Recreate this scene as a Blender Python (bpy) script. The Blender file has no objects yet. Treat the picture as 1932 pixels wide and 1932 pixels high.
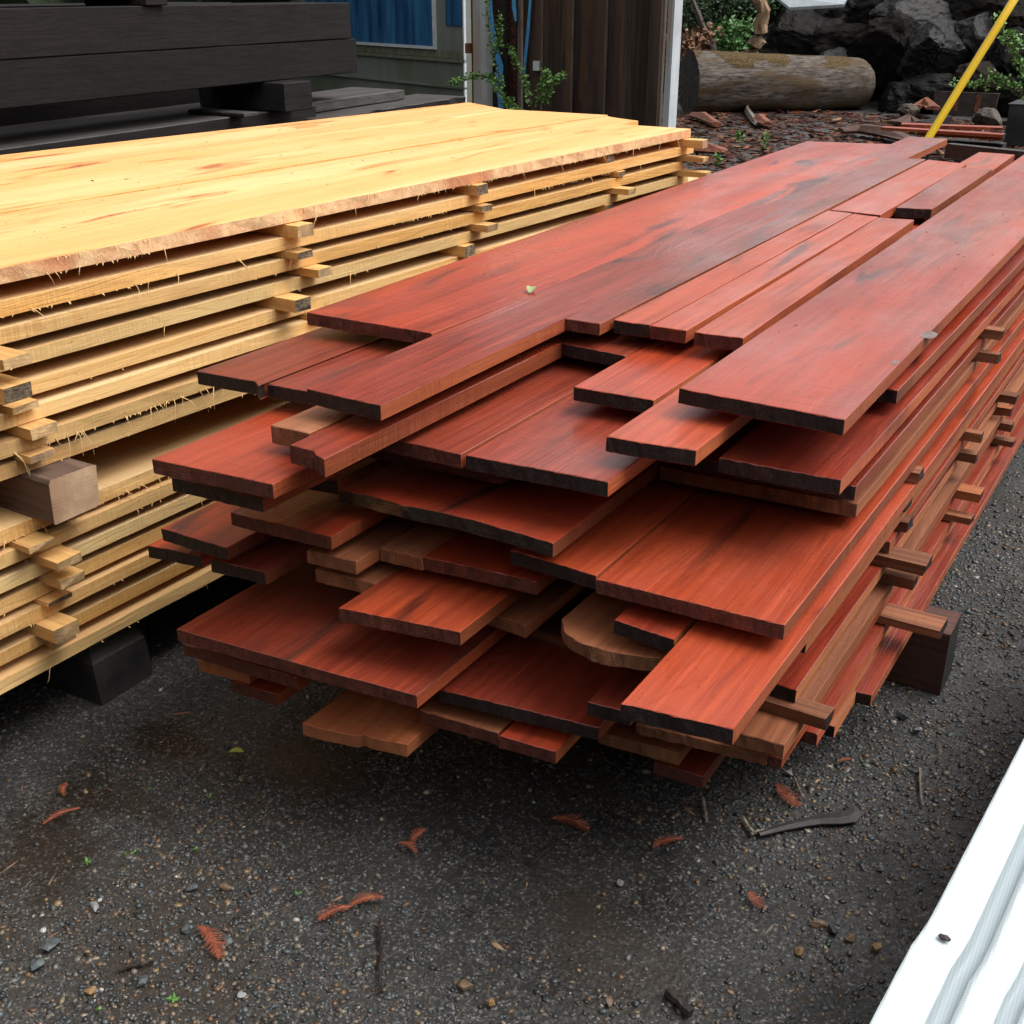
import bpy, math, random
import numpy as np
from mathutils import Vector, Matrix, noise
random.seed(7); rng = np.random.default_rng(11)
S = bpy.context.scene; COL = S.collection

# ------------------------------------------------------------------ camera, world, sun
# world: x = across the stacks (right), y = along the boards, z = up; camera above the origin
CAMH = 1.63; F = 2158.0; PITCH = math.radians(24.56); YAW = math.radians(31.5)
cd = bpy.data.cameras.new('camera'); cam = bpy.data.objects.new('camera', cd); COL.objects.link(cam)
cam.location = (0, 0, CAMH); cam.rotation_euler = (math.radians(90) - PITCH, 0, YAW)
cd.sensor_width = 36; cd.lens = 36 * F / 1932; cd.clip_end = 500; cd.clip_start = 0.02
S.camera = cam
W = bpy.data.worlds.new('World'); S.world = W; W.use_nodes = True
wn = W.node_tree.nodes; wl = W.node_tree.links
sky = wn.new('ShaderNodeTexSky'); sky.sky_type = 'NISHITA'; sky.sun_disc = False
SUN_EL, SUN_ROT = math.radians(58), math.radians(66)
sky.sun_elevation = SUN_EL; sky.sun_rotation = SUN_ROT; sky.dust_density = 4.0; sky.air_density = 1.0
hs = wn.new('ShaderNodeHueSaturation'); hs.inputs['Saturation'].default_value = 0.08; hs.inputs['Value'].default_value = 1.0
bg = wn['Background']; bg.inputs['Strength'].default_value = 0.135
wl.new(sky.outputs[0], hs.inputs['Color']); wl.new(hs.outputs[0], bg.inputs['Color'])
sd = bpy.data.lights.new('sun', 'SUN'); sd.energy = 1.0; sd.angle = math.radians(40); sd.color = (1, .97, .92)
so = bpy.data.objects.new('sun', sd); COL.objects.link(so)
_sd = Vector((math.sin(SUN_ROT) * math.cos(SUN_EL), math.cos(SUN_ROT) * math.cos(SUN_EL), math.sin(SUN_EL)))
so.rotation_euler = _sd.to_track_quat('Z', 'Y').to_euler()
S.view_settings.view_transform = 'Standard'; S.view_settings.look = 'None'
S.view_settings.exposure = 1.0; S.view_settings.gamma = 1.0
S.render.engine = 'CYCLES'

# ------------------------------------------------------------------ surveying helpers (sizes read off the photograph)
def ray(px, py):
    a = (px - 966) / F; b = (966 - py) / F
    d = math.sin(PITCH) - math.cos(PITCH) * b; fw = math.cos(PITCH) + math.sin(PITCH) * b
    return (a * math.cos(YAW) - fw * math.sin(YAW), a * math.sin(YAW) + fw * math.cos(YAW), d)
def at(px, py, z=0.0):
    r = ray(px, py); k = (CAMH - z) / r[2]; return Vector((r[0] * k, r[1] * k, z))
def at_y(px, py, y):
    r = ray(px, py); k = y / r[1]; return Vector((r[0] * k, y, CAMH - r[2] * k))
WN = Vector((.345, .939)); WD = 7.96            # plan line of the shed and fence
WT = Vector((.939, -.345))
def at_wall(px, py, off=0.0):
    r = ray(px, py); k = (WD - off) / (WN.x * r[0] + WN.y * r[1]); return Vector((r[0] * k, r[1] * k, CAMH - r[2] * k))

# ------------------------------------------------------------------ object helpers
def tag(o, label=None, cat=None, group=None, kind=None):
    if label: o['label'] = label
    if cat: o['category'] = cat
    if group: o['group'] = group
    if kind: o['kind'] = kind
    return o
def empty(name, loc):
    o = bpy.data.objects.new(name, None); COL.objects.link(o); o.location = loc; o.empty_display_size = .1; return o
class MB:
    def __init__(s): s.v = []; s.f = []; s.m = []; s.sm = False
    def add(s, vs, fs, mi=0):
        b = len(s.v); s.v += [tuple(v) for v in vs]; s.f += [tuple(i + b for i in f) for f in fs]
        s.m += ([mi] * len(fs) if isinstance(mi, int) else list(mi)); return s
    def box(s, c, d, rot=None, mi=0, jit=0):
        vs = []
        for x in (-1, 1):
            for y in (-1, 1):
                for z in (-1, 1):
                    p = Vector((x * d[0] / 2, y * d[1] / 2, z * d[2] / 2)) + Vector([random.uniform(-jit, jit) for _ in range(3)])
                    if rot: p = rot @ p
                    vs.append(Vector(c) + p)
        return s.add(vs, [(0, 1, 3, 2), (4, 6, 7, 5), (0, 4, 5, 1), (2, 3, 7, 6), (0, 2, 6, 4), (1, 5, 7, 3)], mi)
    def tube(s, pts, r, n=8, mi=0, cap=True, jit=0):
        pts = [Vector(p) for p in pts]; rings = []
        rr = r if isinstance(r, (list, tuple)) else [r] * len(pts)
        for i, p in enumerate(pts):
            t = (pts[min(i + 1, len(pts) - 1)] - pts[max(i - 1, 0)]).normalized()
            up = Vector((0, 0, 1)) if abs(t.z) < .9 else Vector((1, 0, 0))
            a = t.cross(up).normalized(); b = t.cross(a)
            rings.append([p + (a * math.cos(6.28318 * k / n) + b * math.sin(6.28318 * k / n)) * rr[i] * (1 + random.uniform(-jit, jit)) for k in range(n)])
        vs = [v for q in rings for v in q]; fs = []
        for i in range(len(pts) - 1):
            for k in range(n):
                fs.append((i * n + k, i * n + (k + 1) % n, (i + 1) * n + (k + 1) % n, (i + 1) * n + k))
        if cap: fs += [tuple(range(n - 1, -1, -1)), tuple(range((len(pts) - 1) * n, len(pts) * n))]
        return s.add(vs, fs, mi)
    def build(s, name, mats, parent=None, origin=None, smooth=False):
        me = bpy.data.meshes.new(name)
        o0 = Vector(origin) if origin is not None else Vector((0, 0, 0))
        me.from_pydata([tuple(Vector(v) - o0) for v in s.v], [], s.f)
        if not isinstance(mats, (list, tuple)): mats = [mats]
        for m in mats: me.materials.append(m)
        me.polygons.foreach_set('material_index', s.m)
        if smooth: me.polygons.foreach_set('use_smooth', [True] * len(s.f))
        me.update(); o = bpy.data.objects.new(name, me); COL.objects.link(o)
        if parent is not None:
            o.parent = parent; o.location = o0 - parent.location if origin is not None else -parent.location
        else: o.location = o0
        return o

# ------------------------------------------------------------------ materials
def newmat(name):
    m = bpy.data.materials.new(name); m.use_nodes = True
    nt = m.node_tree; b = nt.nodes['Principled BSDF']; return m, nt, b
def N(nt, t, **kw):
    n = nt.nodes.new(t)
    for k, v in kw.items():
        if k in n.inputs: n.inputs[k].default_value = v
        else: setattr(n, k, v)
    return n
def mix(nt, fac, a, b, mode='MIX'):
    n = nt.nodes.new('ShaderNodeMix'); n.data_type = 'RGBA'; n.blend_type = mode
    for sock, val in ((n.inputs[0], fac), (n.inputs[6], a), (n.inputs[7], b)):
        if hasattr(val, 'is_linked'): nt.links.new(val, sock)
        elif isinstance(val, (int, float)): sock.default_value = val
        else: sock.default_value = (*val, 1) if len(val) == 3 else val
    return n.outputs[2]
def ramp(nt, src, stops):
    r = nt.nodes.new('ShaderNodeValToRGB'); e = r.color_ramp.elements
    while len(e) > len(stops): e.remove(e[-1])
    while len(e) < len(stops): e.new(.5)
    for i, (p, c) in enumerate(stops):
        e[i].position = p; e[i].color = (c, c, c, 1) if isinstance(c, (int, float)) else (*c, 1)
    nt.links.new(src, r.inputs[0]); return r.outputs[0]
def math_(nt, op, a, b=0.0):
    n = nt.nodes.new('ShaderNodeMath'); n.operation = op
    for i, v in enumerate((a, b)):
        if hasattr(v, 'is_linked'): nt.links.new(v, n.inputs[i])
        else: n.inputs[i].default_value = v
    return n.outputs[0]
def noise_(nt, vec, sc, det=4, rough=.6, dist=0):
    n = N(nt, 'ShaderNodeTexNoise', Scale=sc, Detail=det, Roughness=rough, Distortion=dist)
    nt.links.new(vec, n.inputs['Vector']); return n.outputs['Fac']
def objvec(nt, scale=(1, 1, 1), seed=True):
    tc = nt.nodes.new('ShaderNodeTexCoord'); mp = nt.nodes.new('ShaderNodeMapping'); mp.inputs['Scale'].default_value = scale
    nt.links.new(tc.outputs['Object'], mp.inputs[0]); 
    if not seed: return mp.outputs[0]
    oi = nt.nodes.new('ShaderNodeObjectInfo'); v = nt.nodes.new('ShaderNodeVectorMath'); v.operation = 'ADD'
    mu = math_(nt, 'MULTIPLY', oi.outputs['Random'], 57.0); cb = nt.nodes.new('ShaderNodeCombineXYZ')
    nt.links.new(mu, cb.inputs[0]); nt.links.new(mu, cb.inputs[1]); nt.links.new(mu, cb.inputs[2])
    nt.links.new(mp.outputs[0], v.inputs[0]); nt.links.new(cb.outputs[0], v.inputs[1]); return v.outputs[0]
def wood(name, light, dark, stain, rough=(.3, .5), figure=.5, stain_lo=.58, stain_w=.12, bump=.25, var=.25, spec=.5, alt=None, knots=None, axis=1, streak=.5, coat=0.0, fig_sc=7.0, hue2=None, saww=.35):
    """sawn board: fine fibre streaks, flowing growth-ring figure, blotches, one random tone per board"""
    m, nt, b = newmat(name); L = nt.links
    st = lambda a, c: tuple(c if i == axis else a for i in range(3))
    v1 = objvec(nt, st(60, 2.0)); v2 = objvec(nt, st(fig_sc, .55)); v3 = objvec(nt, st(4.5, 1.0)); v4 = objvec(nt, st(230, 9))
    fib = noise_(nt, v1, 1.0, 5, .65); fig = noise_(nt, v2, 1.0, 1.5, .4, .3); blo = noise_(nt, v3, 1.0, 3.5, .5, .25); fin = noise_(nt, v4, 1.0, 2)
    rings = math_(nt, 'FRACT', math_(nt, 'MULTIPLY', fig, 26.0)); rings = ramp(nt, rings, [(0, 0), (.55, .35), (.86, 1), (1, 0)])
    c = mix(nt, ramp(nt, fib, [(.36, 0), (.66, 1)]), dark, light)
    c = mix(nt, math_(nt, 'MULTIPLY', rings, figure), c, dark)
    if alt is not None:
        v5 = objvec(nt, st(5, .35)); c = mix(nt, ramp(nt, noise_(nt, v5, 1.0, 2), [(.45, 0), (.62, .85)]), c, alt)
    c = mix(nt, math_(nt, 'MULTIPLY', ramp(nt, fin, [(.35, 1), (.6, 0)]), streak * .35), c, dark)
    if knots is not None:
        vk = objvec(nt, st(9.0, 1.7)); kn = noise_(nt, vk, 1.0, 3, .5, 1.0)
        c = mix(nt, ramp(nt, kn, [(.575, 0), (.66, .75)]), c, knots[0]); c = mix(nt, ramp(nt, kn, [(.67, 0), (.70, .9)]), c, knots[1])
    saw = math_(nt, 'MULTIPLY', ramp(nt, noise_(nt, objvec(nt, st(5, 150)), 1.0, 2, .5), [(.44, 1), (.60, 0)]), ramp(nt, noise_(nt, objvec(nt, st(3, 2.2)), 1.0, 2), [(.42, 0), (.62, saww)]))
    c = mix(nt, saw, c, dark)
    sp = ramp(nt, noise_(nt, objvec(nt, (95, 95, 95)), 1.0, 1), [(.70, 0), (.76, .7)]); c = mix(nt, sp, c, stain)
    if hue2 is not None:
        oi2 = nt.nodes.new('ShaderNodeObjectInfo'); fr = math_(nt, 'FRACT', math_(nt, 'MULTIPLY', oi2.outputs['Random'], 37.7)); c = mix(nt, math_(nt, 'MULTIPLY', fr, .55), c, mix(nt, ramp(nt, fib, [(.36, 0), (.66, 1)]), tuple(q * .55 for q in hue2), hue2))
    sf = ramp(nt, blo, [(stain_lo, 0), (min(stain_lo + stain_w, 1), .85)])
    c = mix(nt, sf, c, stain)
    oi = nt.nodes.new('ShaderNodeObjectInfo'); h = nt.nodes.new('ShaderNodeHueSaturation')
    L.new(c, h.inputs['Color']); mr = nt.nodes.new('ShaderNodeMapRange'); mr.inputs['To Min'].default_value = 1 - var; mr.inputs['To Max'].default_value = 1 + var
    L.new(oi.outputs['Random'], mr.inputs[0]); L.new(mr.outputs[0], h.inputs['Value'])
    L.new(h.outputs[0], b.inputs['Base Color'])
    rr = nt.nodes.new('ShaderNodeMapRange'); rr.inputs['To Min'].default_value = rough[0]; rr.inputs['To Max'].default_value = rough[1]
    rr.inputs['From Min'].default_value = .35; rr.inputs['From Max'].default_value = .65
    L.new(noise_(nt, objvec(nt, st(6, 2.5)), 1.0, 4), rr.inputs[0]); L.new(rr.outputs[0], b.inputs['Roughness'])
    b.inputs['Specular IOR Level'].default_value = spec
    if coat: b.inputs['Coat Weight'].default_value = coat; b.inputs['Coat Roughness'].default_value = .22
    bp = nt.nodes.new('ShaderNodeBump'); bp.inputs['Strength'].default_value = bump; bp.inputs['Distance'].default_value = .002
    L.new(math_(nt, 'ADD', math_(nt, 'ADD', math_(nt, 'MULTIPLY', rings, -.35), math_(nt, 'MULTIPLY', saw, -.8)), math_(nt, 'ADD', fib, math_(nt, 'MULTIPLY', fin, .7))), bp.inputs['Height']); L.new(bp.outputs[0], b.inputs['Normal'])
    return m
def rough_mat(name, c1, c2, sc=30, rough=.7, bump=.5, scale=(1, 1, 1), c3=None, lo=.35, hi=.65, spec=.4, seed=True):
    m, nt, b = newmat(name); L = nt.links
    v = objvec(nt, scale, seed); n = noise_(nt, v, sc, 8, .65); n2 = noise_(nt, v, sc * .17, 3, .5)
    c = mix(nt, ramp(nt, n, [(lo, 0), (hi, 1)]), c1, c2)
    if c3 is not None: c = mix(nt, ramp(nt, n2, [(.5, 0), (.62, .9)]), c, c3)
    if 'end' in name and 'log' not in name and 'rail' not in name:
        wv = N(nt, 'ShaderNodeTexWave', Scale=38.0, Distortion=5.0, Detail=2.0, wave_type='RINGS'); wv.inputs['Detail Scale'].default_value = .6
        L.new(objvec(nt, (1, .2, 1.6), seed), wv.inputs['Vector']); c = mix(nt, math_(nt, 'MULTIPLY', ramp(nt, wv.outputs['Fac'], [(.45, 0), (.9, 1)]), .45), c, c1)
        ck = ramp(nt, noise_(nt, objvec(nt, (140, 1, 18), seed), 1.0, 2), [(.66, 0), (.72, .8)]); c = mix(nt, ck, c, tuple(q * .3 for q in c1))
    L.new(c, b.inputs['Base Color']); b.inputs['Roughness'].default_value = rough; b.inputs['Specular IOR Level'].default_value = spec
    bp = nt.nodes.new('ShaderNodeBump'); bp.inputs['Strength'].default_value = bump; bp.inputs['Distance'].default_value = .01
    L.new(n, bp.inputs['Height']); L.new(bp.outputs[0], b.inputs['Normal']); return m
def plain(name, col, rough=.6, spec=.5):
    m, nt, b = newmat(name); b.inputs['Base Color'].default_value = (*col, 1); b.inputs['Roughness'].default_value = rough
    b.inputs['Specular IOR Level'].default_value = spec; return m

KR = ((.12, .022, .014), (.03, .010, .010))
RED = wood('wet_redwood', (.34, .046, .019), (.19, .020, .010), (.075, .018, .013), rough=(.26, .52), figure=.42, stain_lo=.63, stain_w=.14, var=.25, bump=.45, spec=.5, coat=.16, alt=(.42, .052, .018), knots=KR, hue2=(.34, .055, .020))
RED_D = wood('weathered_wet_redwood', (.33, .044, .020), (.17, .020, .011), (.080, .022, .016), rough=(.24, .5), figure=.75, stain_lo=.63, stain_w=.12, var=.15, bump=.5, spec=.5, coat=.22, fig_sc=8.0, knots=KR, hue2=(.26, .058, .028))
RED_L = wood('orange_redwood', (.46, .076, .028), (.31, .043, .016), (.14, .025, .012), rough=(.28, .55), figure=.45, stain_lo=.66, stain_w=.12, var=.12, bump=.4, spec=.5, coat=.14, knots=KR, hue2=(.42, .072, .025))
TANO = wood('tan_orange_redwood', (.50, .17, .065), (.34, .095, .036), (.16, .05, .025), rough=(.5, .7), figure=.3, var=.1, spec=.3)
BROWN = wood('damp_brown_redwood', (.34, .125, .055), (.19, .06, .028), (.08, .03, .02), rough=(.5, .7), figure=.5, var=.2, spec=.3, alt=(.40, .16, .075))
SIDE = wood('redwood_sawn_side', (.38, .088, .030), (.22, .042, .015), (.10, .024, .014), rough=(.5, .7), figure=.25, var=.35, spec=.3, bump=.4, alt=(.36, .11, .042), saww=.8)
SIDE_T = wood('tan_redwood_side', (.50, .195, .075), (.30, .095, .038), (.14, .042, .024), rough=(.55, .75), figure=.35, var=.3, spec=.3, bump=.4, alt=(.30, .075, .03), saww=.8)
END_D = rough_mat('dark_wet_end_grain', (.009, .005, .005), (.042, .018, .014), 70, .6, 1.0, (.8, 1, .5), c3=(.015, .008, .008), lo=.4, hi=.72)
END_R = rough_mat('red_end_grain', (.055, .014, .010), (.19, .045, .026), 65, .65, 1.0, (.8, 1, .5), c3=(.09, .022, .014), lo=.36, hi=.7)
END_B = rough_mat('brown_end_grain', (.12, .045, .022), (.32, .13, .058), 45, .75, .8, (1, 1, .35), c3=(.22, .08, .04))
YEL = wood('yellow_pine', (.82, .43, .165), (.73, .335, .115), (.56, .20, .06), rough=(.55, .75), figure=.10, stain_lo=.70, stain_w=.14, var=.08, spec=.25, bump=.2, alt=(.85, .51, .24), knots=((.66, .22, .06), (.28, .08, .04)), streak=.25)
YEL_T = wood('gap_shade_pine_top', (.68, .43, .20), (.52, .30, .125), (.36, .17, .07), rough=(.65, .8), figure=.2, stain_lo=.66, var=.12, spec=.2, alt=(.62, .44, .24))  # shade of the gaps put into the top colour of the lower layers
YEL_S = wood('yellow_pine_side', (.80, .45, .15), (.56, .28, .08), (.42, .16, .05), rough=(.6, .8), figure=.3, stain_lo=.64, stain_w=.14, var=.2, spec=.2, bump=.6, alt=(.72, .48, .21), saww=.5)
YEL_P = wood('pale_pine_side', (.80, .53, .23), (.60, .36, .135), (.46, .22, .08), rough=(.6, .8), figure=.3, stain_lo=.68, stain_w=.14, var=.18, spec=.2, bump=.6, alt=(.72, .52, .24), saww=.45)
YEL_RAG = rough_mat('ragged_pine_edge', (.66, .36, .17), (.88, .60, .32), 28, .8, .9, (1, .8, .6), c3=(.58, .24, .11))
YEL_END = rough_mat('pine_end_grain', (.36, .22, .10), (.64, .42, .20), 40, .8, .6, (1, 1, .5), c3=(.20, .13, .08))
GREY_END = rough_mat('weathered_sticker_end', (.06, .045, .035), (.30, .21, .12), 60, .8, .8)
FIBRE = plain('pine_fibre', (.72, .48, .21), .8)
BLK = wood('black_timber', (.017, .0135, .012), (.007, .006, .006), (.005, .0045, .0045), rough=(.6, .8), figure=.3, stain_lo=.6, var=.2, spec=.2, bump=.5, axis=1, fig_sc=5.0)
BLK_END = rough_mat('black_timber_end', (.010, .010, .011), (.030, .028, .028), 30, .7, .6)
GREYW = wood('weathered_grey_slab', (.085, .078, .072), (.028, .024, .022), (.02, .017, .016), rough=(.5, .7), figure=.5, var=.2, spec=.4, bump=.8)

# ------------------------------------------------------------------ ground
_p = [at(575, 1440), at(90, 1600), at(200, 1500), at(330, 1395)]
PUD = [(_p[0].x, _p[0].y, .20, .085), (_p[1].x, _p[1].y, .20, .14), (_p[2].x, _p[2].y, .22, .07), (_p[3].x, _p[3].y, .16, .07)]
def ground_material():
    m, nt, b = newmat('wet_gravel_yard'); L = nt.links
    v = objvec(nt, seed=False)
    big = noise_(nt, v, .9, 4, .55); mid = noise_(nt, v, 5.5, 6, .6); fine = noise_(nt, v, 60, 6, .7); fine2 = noise_(nt, v, 190, 3, .7)
    vo = N(nt, 'ShaderNodeTexVoronoi', Scale=95.0); L.new(v, vo.inputs['Vector'])
    vo2 = N(nt, 'ShaderNodeTexVoronoi', Scale=230.0); L.new(v, vo2.inputs['Vector'])
    soil = mix(nt, ramp(nt, mid, [(.38, 0), (.62, 1)]), (.012, .011, .010), (.029, .026, .022))
    hsv = N(nt, 'ShaderNodeSeparateColor'); L.new(vo.outputs['Color'], hsv.inputs[0])
    peb = ramp(nt, hsv.outputs[0], [(0, (.018, .019, .020)), (.35, (.040, .044, .046)), (.6, (.036, .025, .017)), (.8, (.070, .070, .065)), (.93, (.10, .055, .025)), (1, (.17, .17, .16))])
    hs2 = N(nt, 'ShaderNodeSeparateColor'); L.new(vo2.outputs['Color'], hs2.inputs[0])
    grit = ramp(nt, hs2.outputs[0], [(0, (.008, .0085, .009)), (.55, (.026, .027, .028)), (.85, (.080, .080, .076)), (1, (.22, .21, .20))])
    c = mix(nt, ramp(nt, fine, [(.40, 0), (.58, .9)]), soil, grit)
    c = mix(nt, math_(nt, 'MULTIPLY', ramp(nt, vo.outputs['Distance'], [(.25, 1), (.46, 0)]), ramp(nt, big, [(.42, .25), (.60, .95)])), c, peb)
    # bare mud patches
    c = mix(nt, ramp(nt, noise_(nt, v, 1.7, 4, .5), [(.56, 0), (.66, .8)]), c, (.026, .019, .013))
    pud = None
    for (px_, py_, sx_, sy_) in PUD:
        q = nt.nodes.new('ShaderNodeVectorMath'); q.operation = 'SUBTRACT'; L.new(v, q.inputs[0]); q.inputs[1].default_value = (px_, py_, 0)
        q2 = nt.nodes.new('ShaderNodeVectorMath'); q2.operation = 'MULTIPLY'; L.new(q.outputs[0], q2.inputs[0]); q2.inputs[1].default_value = (1 / sx_, 1 / sy_, 0)
        q3 = nt.nodes.new('ShaderNodeVectorMath'); q3.operation = 'LENGTH'; L.new(q2.outputs[0], q3.inputs[0])
        dd = math_(nt, 'ADD', q3.outputs['Value'], math_(nt, 'MULTIPLY', mid, 2.6)); mk = ramp(nt, dd, [(.95, 1), (1.0, 0)]) if False else math_(nt, 'MULTIPLY', math_(nt, 'SUBTRACT', 2.25, dd), 1.6)
        cl = nt.nodes.new('ShaderNodeClamp'); L.new(mk, cl.inputs[0]); pud = cl.outputs[0] if pud is None else math_(nt, 'MAXIMUM', pud, cl.outputs[0])
    c = mix(nt, math_(nt, 'MULTIPLY', pud, .45), c, (.014, .010, .007))
    L.new(c, b.inputs['Base Color'])
    L.new(math_(nt, 'SUBTRACT', ramp(nt, noise_(nt, v, 2.3, 5, .6), [(.38, .8), (.52, .6), (.68, .34)]), math_(nt, 'MULTIPLY', pud, .30)), b.inputs['Roughness'])
    b.inputs['Specular IOR Level'].default_value = .42
    bp = nt.nodes.new('ShaderNodeBump'); bp.inputs['Strength'].default_value = .38; bp.inputs['Distance'].default_value = .003
    hgt = math_(nt, 'ADD', math_(nt, 'MULTIPLY', vo.outputs['Distance'], -1.2), math_(nt, 'ADD', fine, math_(nt, 'MULTIPLY', fine2, .5)))
    L.new(math_(nt, 'ADD', hgt, math_(nt, 'MULTIPLY', mid, 2.0)), bp.inputs['Height']); L.new(bp.outputs[0], b.inputs['Normal'])
    return m
def gz(x, y):
    """gentle unevenness of the yard"""
    return .012 * noise.noise((x * 1.3, y * 1.3, 3.1)) + .006 * noise.noise((x * 5, y * 5, 1.0)) - .006
xs = np.concatenate([np.array([-150, -80, -40, -25, -18, -14]), np.linspace(-11, -4.2, 40), np.linspace(-4, 1.6, 113), np.array([2, 3, 5, 8, 12, 20, 40, 80, 150])])
ys = np.concatenate([np.array([-120, -60, -30, -12, -5, -2, -1]), np.linspace(-.5, 4.5, 101), np.linspace(4.7, 20, 60), np.array([22, 26, 34, 50, 90, 200])])
g = MB(); nx, ny = len(xs), len(ys)
g.v = [(float(x), float(y), gz(x, y)) for y in ys for x in xs]
g.f = [(j * nx + i, j * nx + i + 1, (j + 1) * nx + i + 1, (j + 1) * nx + i) for j in range(ny - 1) for i in range(nx - 1)]; g.m = [0] * len(g.f)
tag(g.build('ground', ground_material(), smooth=True), 'wet dark gravel and mud of the timber yard', kind='structure')

# unseen wood added behind and beside the viewer to block low sky light
wv_, wf_ = [], []; na, nh = 150, 16
for i in range(na + 1):
    a = math.radians(125 + 280 * i / na)
    for j in range(nh + 1):
        t_ = j / nh; rr = 17 - 5.0 * math.sin(math.pi * min(1, t_ * 1.05)) * .5 + 2.2 * noise.noise((math.cos(a) * 5, math.sin(a) * 5, t_ * 4)) + .9 * noise.noise((a * 12, t_ * 12, 2)) + .5 * random.uniform(-1, 1)
        hh = 9.5 + 3.5 * noise.noise((a * 3, 0, 4)) + 1.5 * noise.noise((a * 14, 0, 4))
        wv_.append((rr * math.cos(a), rr * math.sin(a) + 1.0, -.1 + hh * t_))
wf_ = [(i * (nh + 1) + j, i * (nh + 1) + j + 1, (i + 1) * (nh + 1) + j + 1, (i + 1) * (nh + 1) + j) for i in range(na) for j in range(nh)]
_m = MB(); _m.add(wv_, wf_); tag(_m.build('sky_blocker_wood', rough_mat('sky_blocker_foliage', (.008, .014, .006), (.035, .055, .020), 3.0, .8, 1.0)), 'unseen dark wood added round the timber yard to block low sky light', kind='stuff')

# ------------------------------------------------------------------ generic board builder
def board(name, near, far, ztop, t, mats, parent=None, seg=10, edge=0.0, endr=0.0, warp=.0, ch=.0014, cols_extra=4, sticky=None):
    """near/far: lists of (x,y) from left to right (near may be a broken outline); mats: top, side, end"""
    near = [Vector((p[0], p[1])) for p in near]; far = [Vector((p[0], p[1])) for p in far]
    Lw = (near[-1] - near[0]).length
    # refine the near outline
    pts = [near[0]]; n_in = max(cols_extra, int(Lw / .009)) if len(near) == 2 else 4
    for a, b_ in zip(near[:-1], near[1:]):
        for k in range(1, n_in + 1): pts.append(a.lerp(b_, k / n_in))
    w = [(p - near[0]).dot((near[-1] - near[0]).normalized()) / Lw for p in pts]
    e = min(.35, ch / Lw)
    P = [(pts[0], 0.0, 1)]
    P.append((pts[0].lerp(pts[1], min(.4, ch / max((pts[1] - pts[0]).length, 1e-4))), e, 0))
    for i in range(1, len(pts) - 1): P.append((pts[i], w[i], 0))
    P.append((pts[-1].lerp(pts[-2], min(.4, ch / max((pts[-1] - pts[-2]).length, 1e-4))), 1 - e, 0)); P.append((pts[-1], 1.0, 1))
    nc = len(P); Ln = (far[0] - near[0]).length
    sd_ = random.uniform(0, 99)
    ts = [0.0, min(.3, ch / Ln)] + [((i + 1) / seg) ** 1.25 for i in range(seg - 1)] + [1 - min(.02, ch / Ln), 1.0]
    org = Vector((near[0].x, near[0].y, ztop - t)); V = []; nr = len(ts)
    for side in (0, 1):
        for i, tt in enumerate(ts):
            for j, (pn, s_, bd) in enumerate(P):
                pf = far[0].lerp(far[-1], s_); p = pn.lerp(pf, tt)
                dy = 0
                if endr and i <= 1: dy = endr * .7 * noise.noise((p.x * 35, sd_, side * 1.2)) + .6 * endr * noise.noise((p.x * 210, sd_, side * 5.0))
                dx = 0
                if edge and (j <= 1 or j >= nc - 2):
                    dx = edge * (noise.noise((p.y * 9, sd_, j // 3 + side)) + .7 * noise.noise((p.y * 40, sd_, j // 3 + side * 3)))
                z = 0.0 if side == 0 else -t
                if side == 0 and (bd or i == 0 or i == nr - 1): z -= ch * (.7 + (2.6 * max(0, noise.noise((p.x * 90, p.y * 30, sd_ + 5)) - .12) if endr > .002 else 0))
                if side == 1 and (bd or i == 0 or i == nr - 1): z += ch * .8
                z += warp * noise.noise((s_ * 1.5, tt * 2.2, sd_))
                V.append((p.x + dx, p.y + dy, ztop + z))
    idx = lambda side, i, j: side * nr * nc + i * nc + j
    Fc = []; M = []
    for i in range(nr - 1):
        for j in range(nc - 1):
            Fc.append((idx(0, i, j), idx(0, i, j + 1), idx(0, i + 1, j + 1), idx(0, i + 1, j))); M.append(0)
            Fc.append((idx(1, i, j), idx(1, i + 1, j), idx(1, i + 1, j + 1), idx(1, i, j + 1))); M.append(0)
        Fc.append((idx(0, i, 0), idx(0, i + 1, 0), idx(1, i + 1, 0), idx(1, i, 0))); M.append(1)
        Fc.append((idx(0, i, nc - 1), idx(1, i, nc - 1), idx(1, i + 1, nc - 1), idx(0, i + 1, nc - 1))); M.append(1)
    for j in range(nc - 1):
        Fc.append((idx(0, 0, j), idx(1, 0, j), idx(1, 0, j + 1), idx(0, 0, j + 1))); M.append(2)
        Fc.append((idx(0, nr - 1, j), idx(0, nr - 1, j + 1), idx(1, nr - 1, j + 1), idx(1, nr - 1, j))); M.append(2)
    mb = MB(); mb.v = V; mb.f = Fc; mb.m = M
    o = mb.build(name, list(mats), parent, origin=org)
    return o

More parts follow.
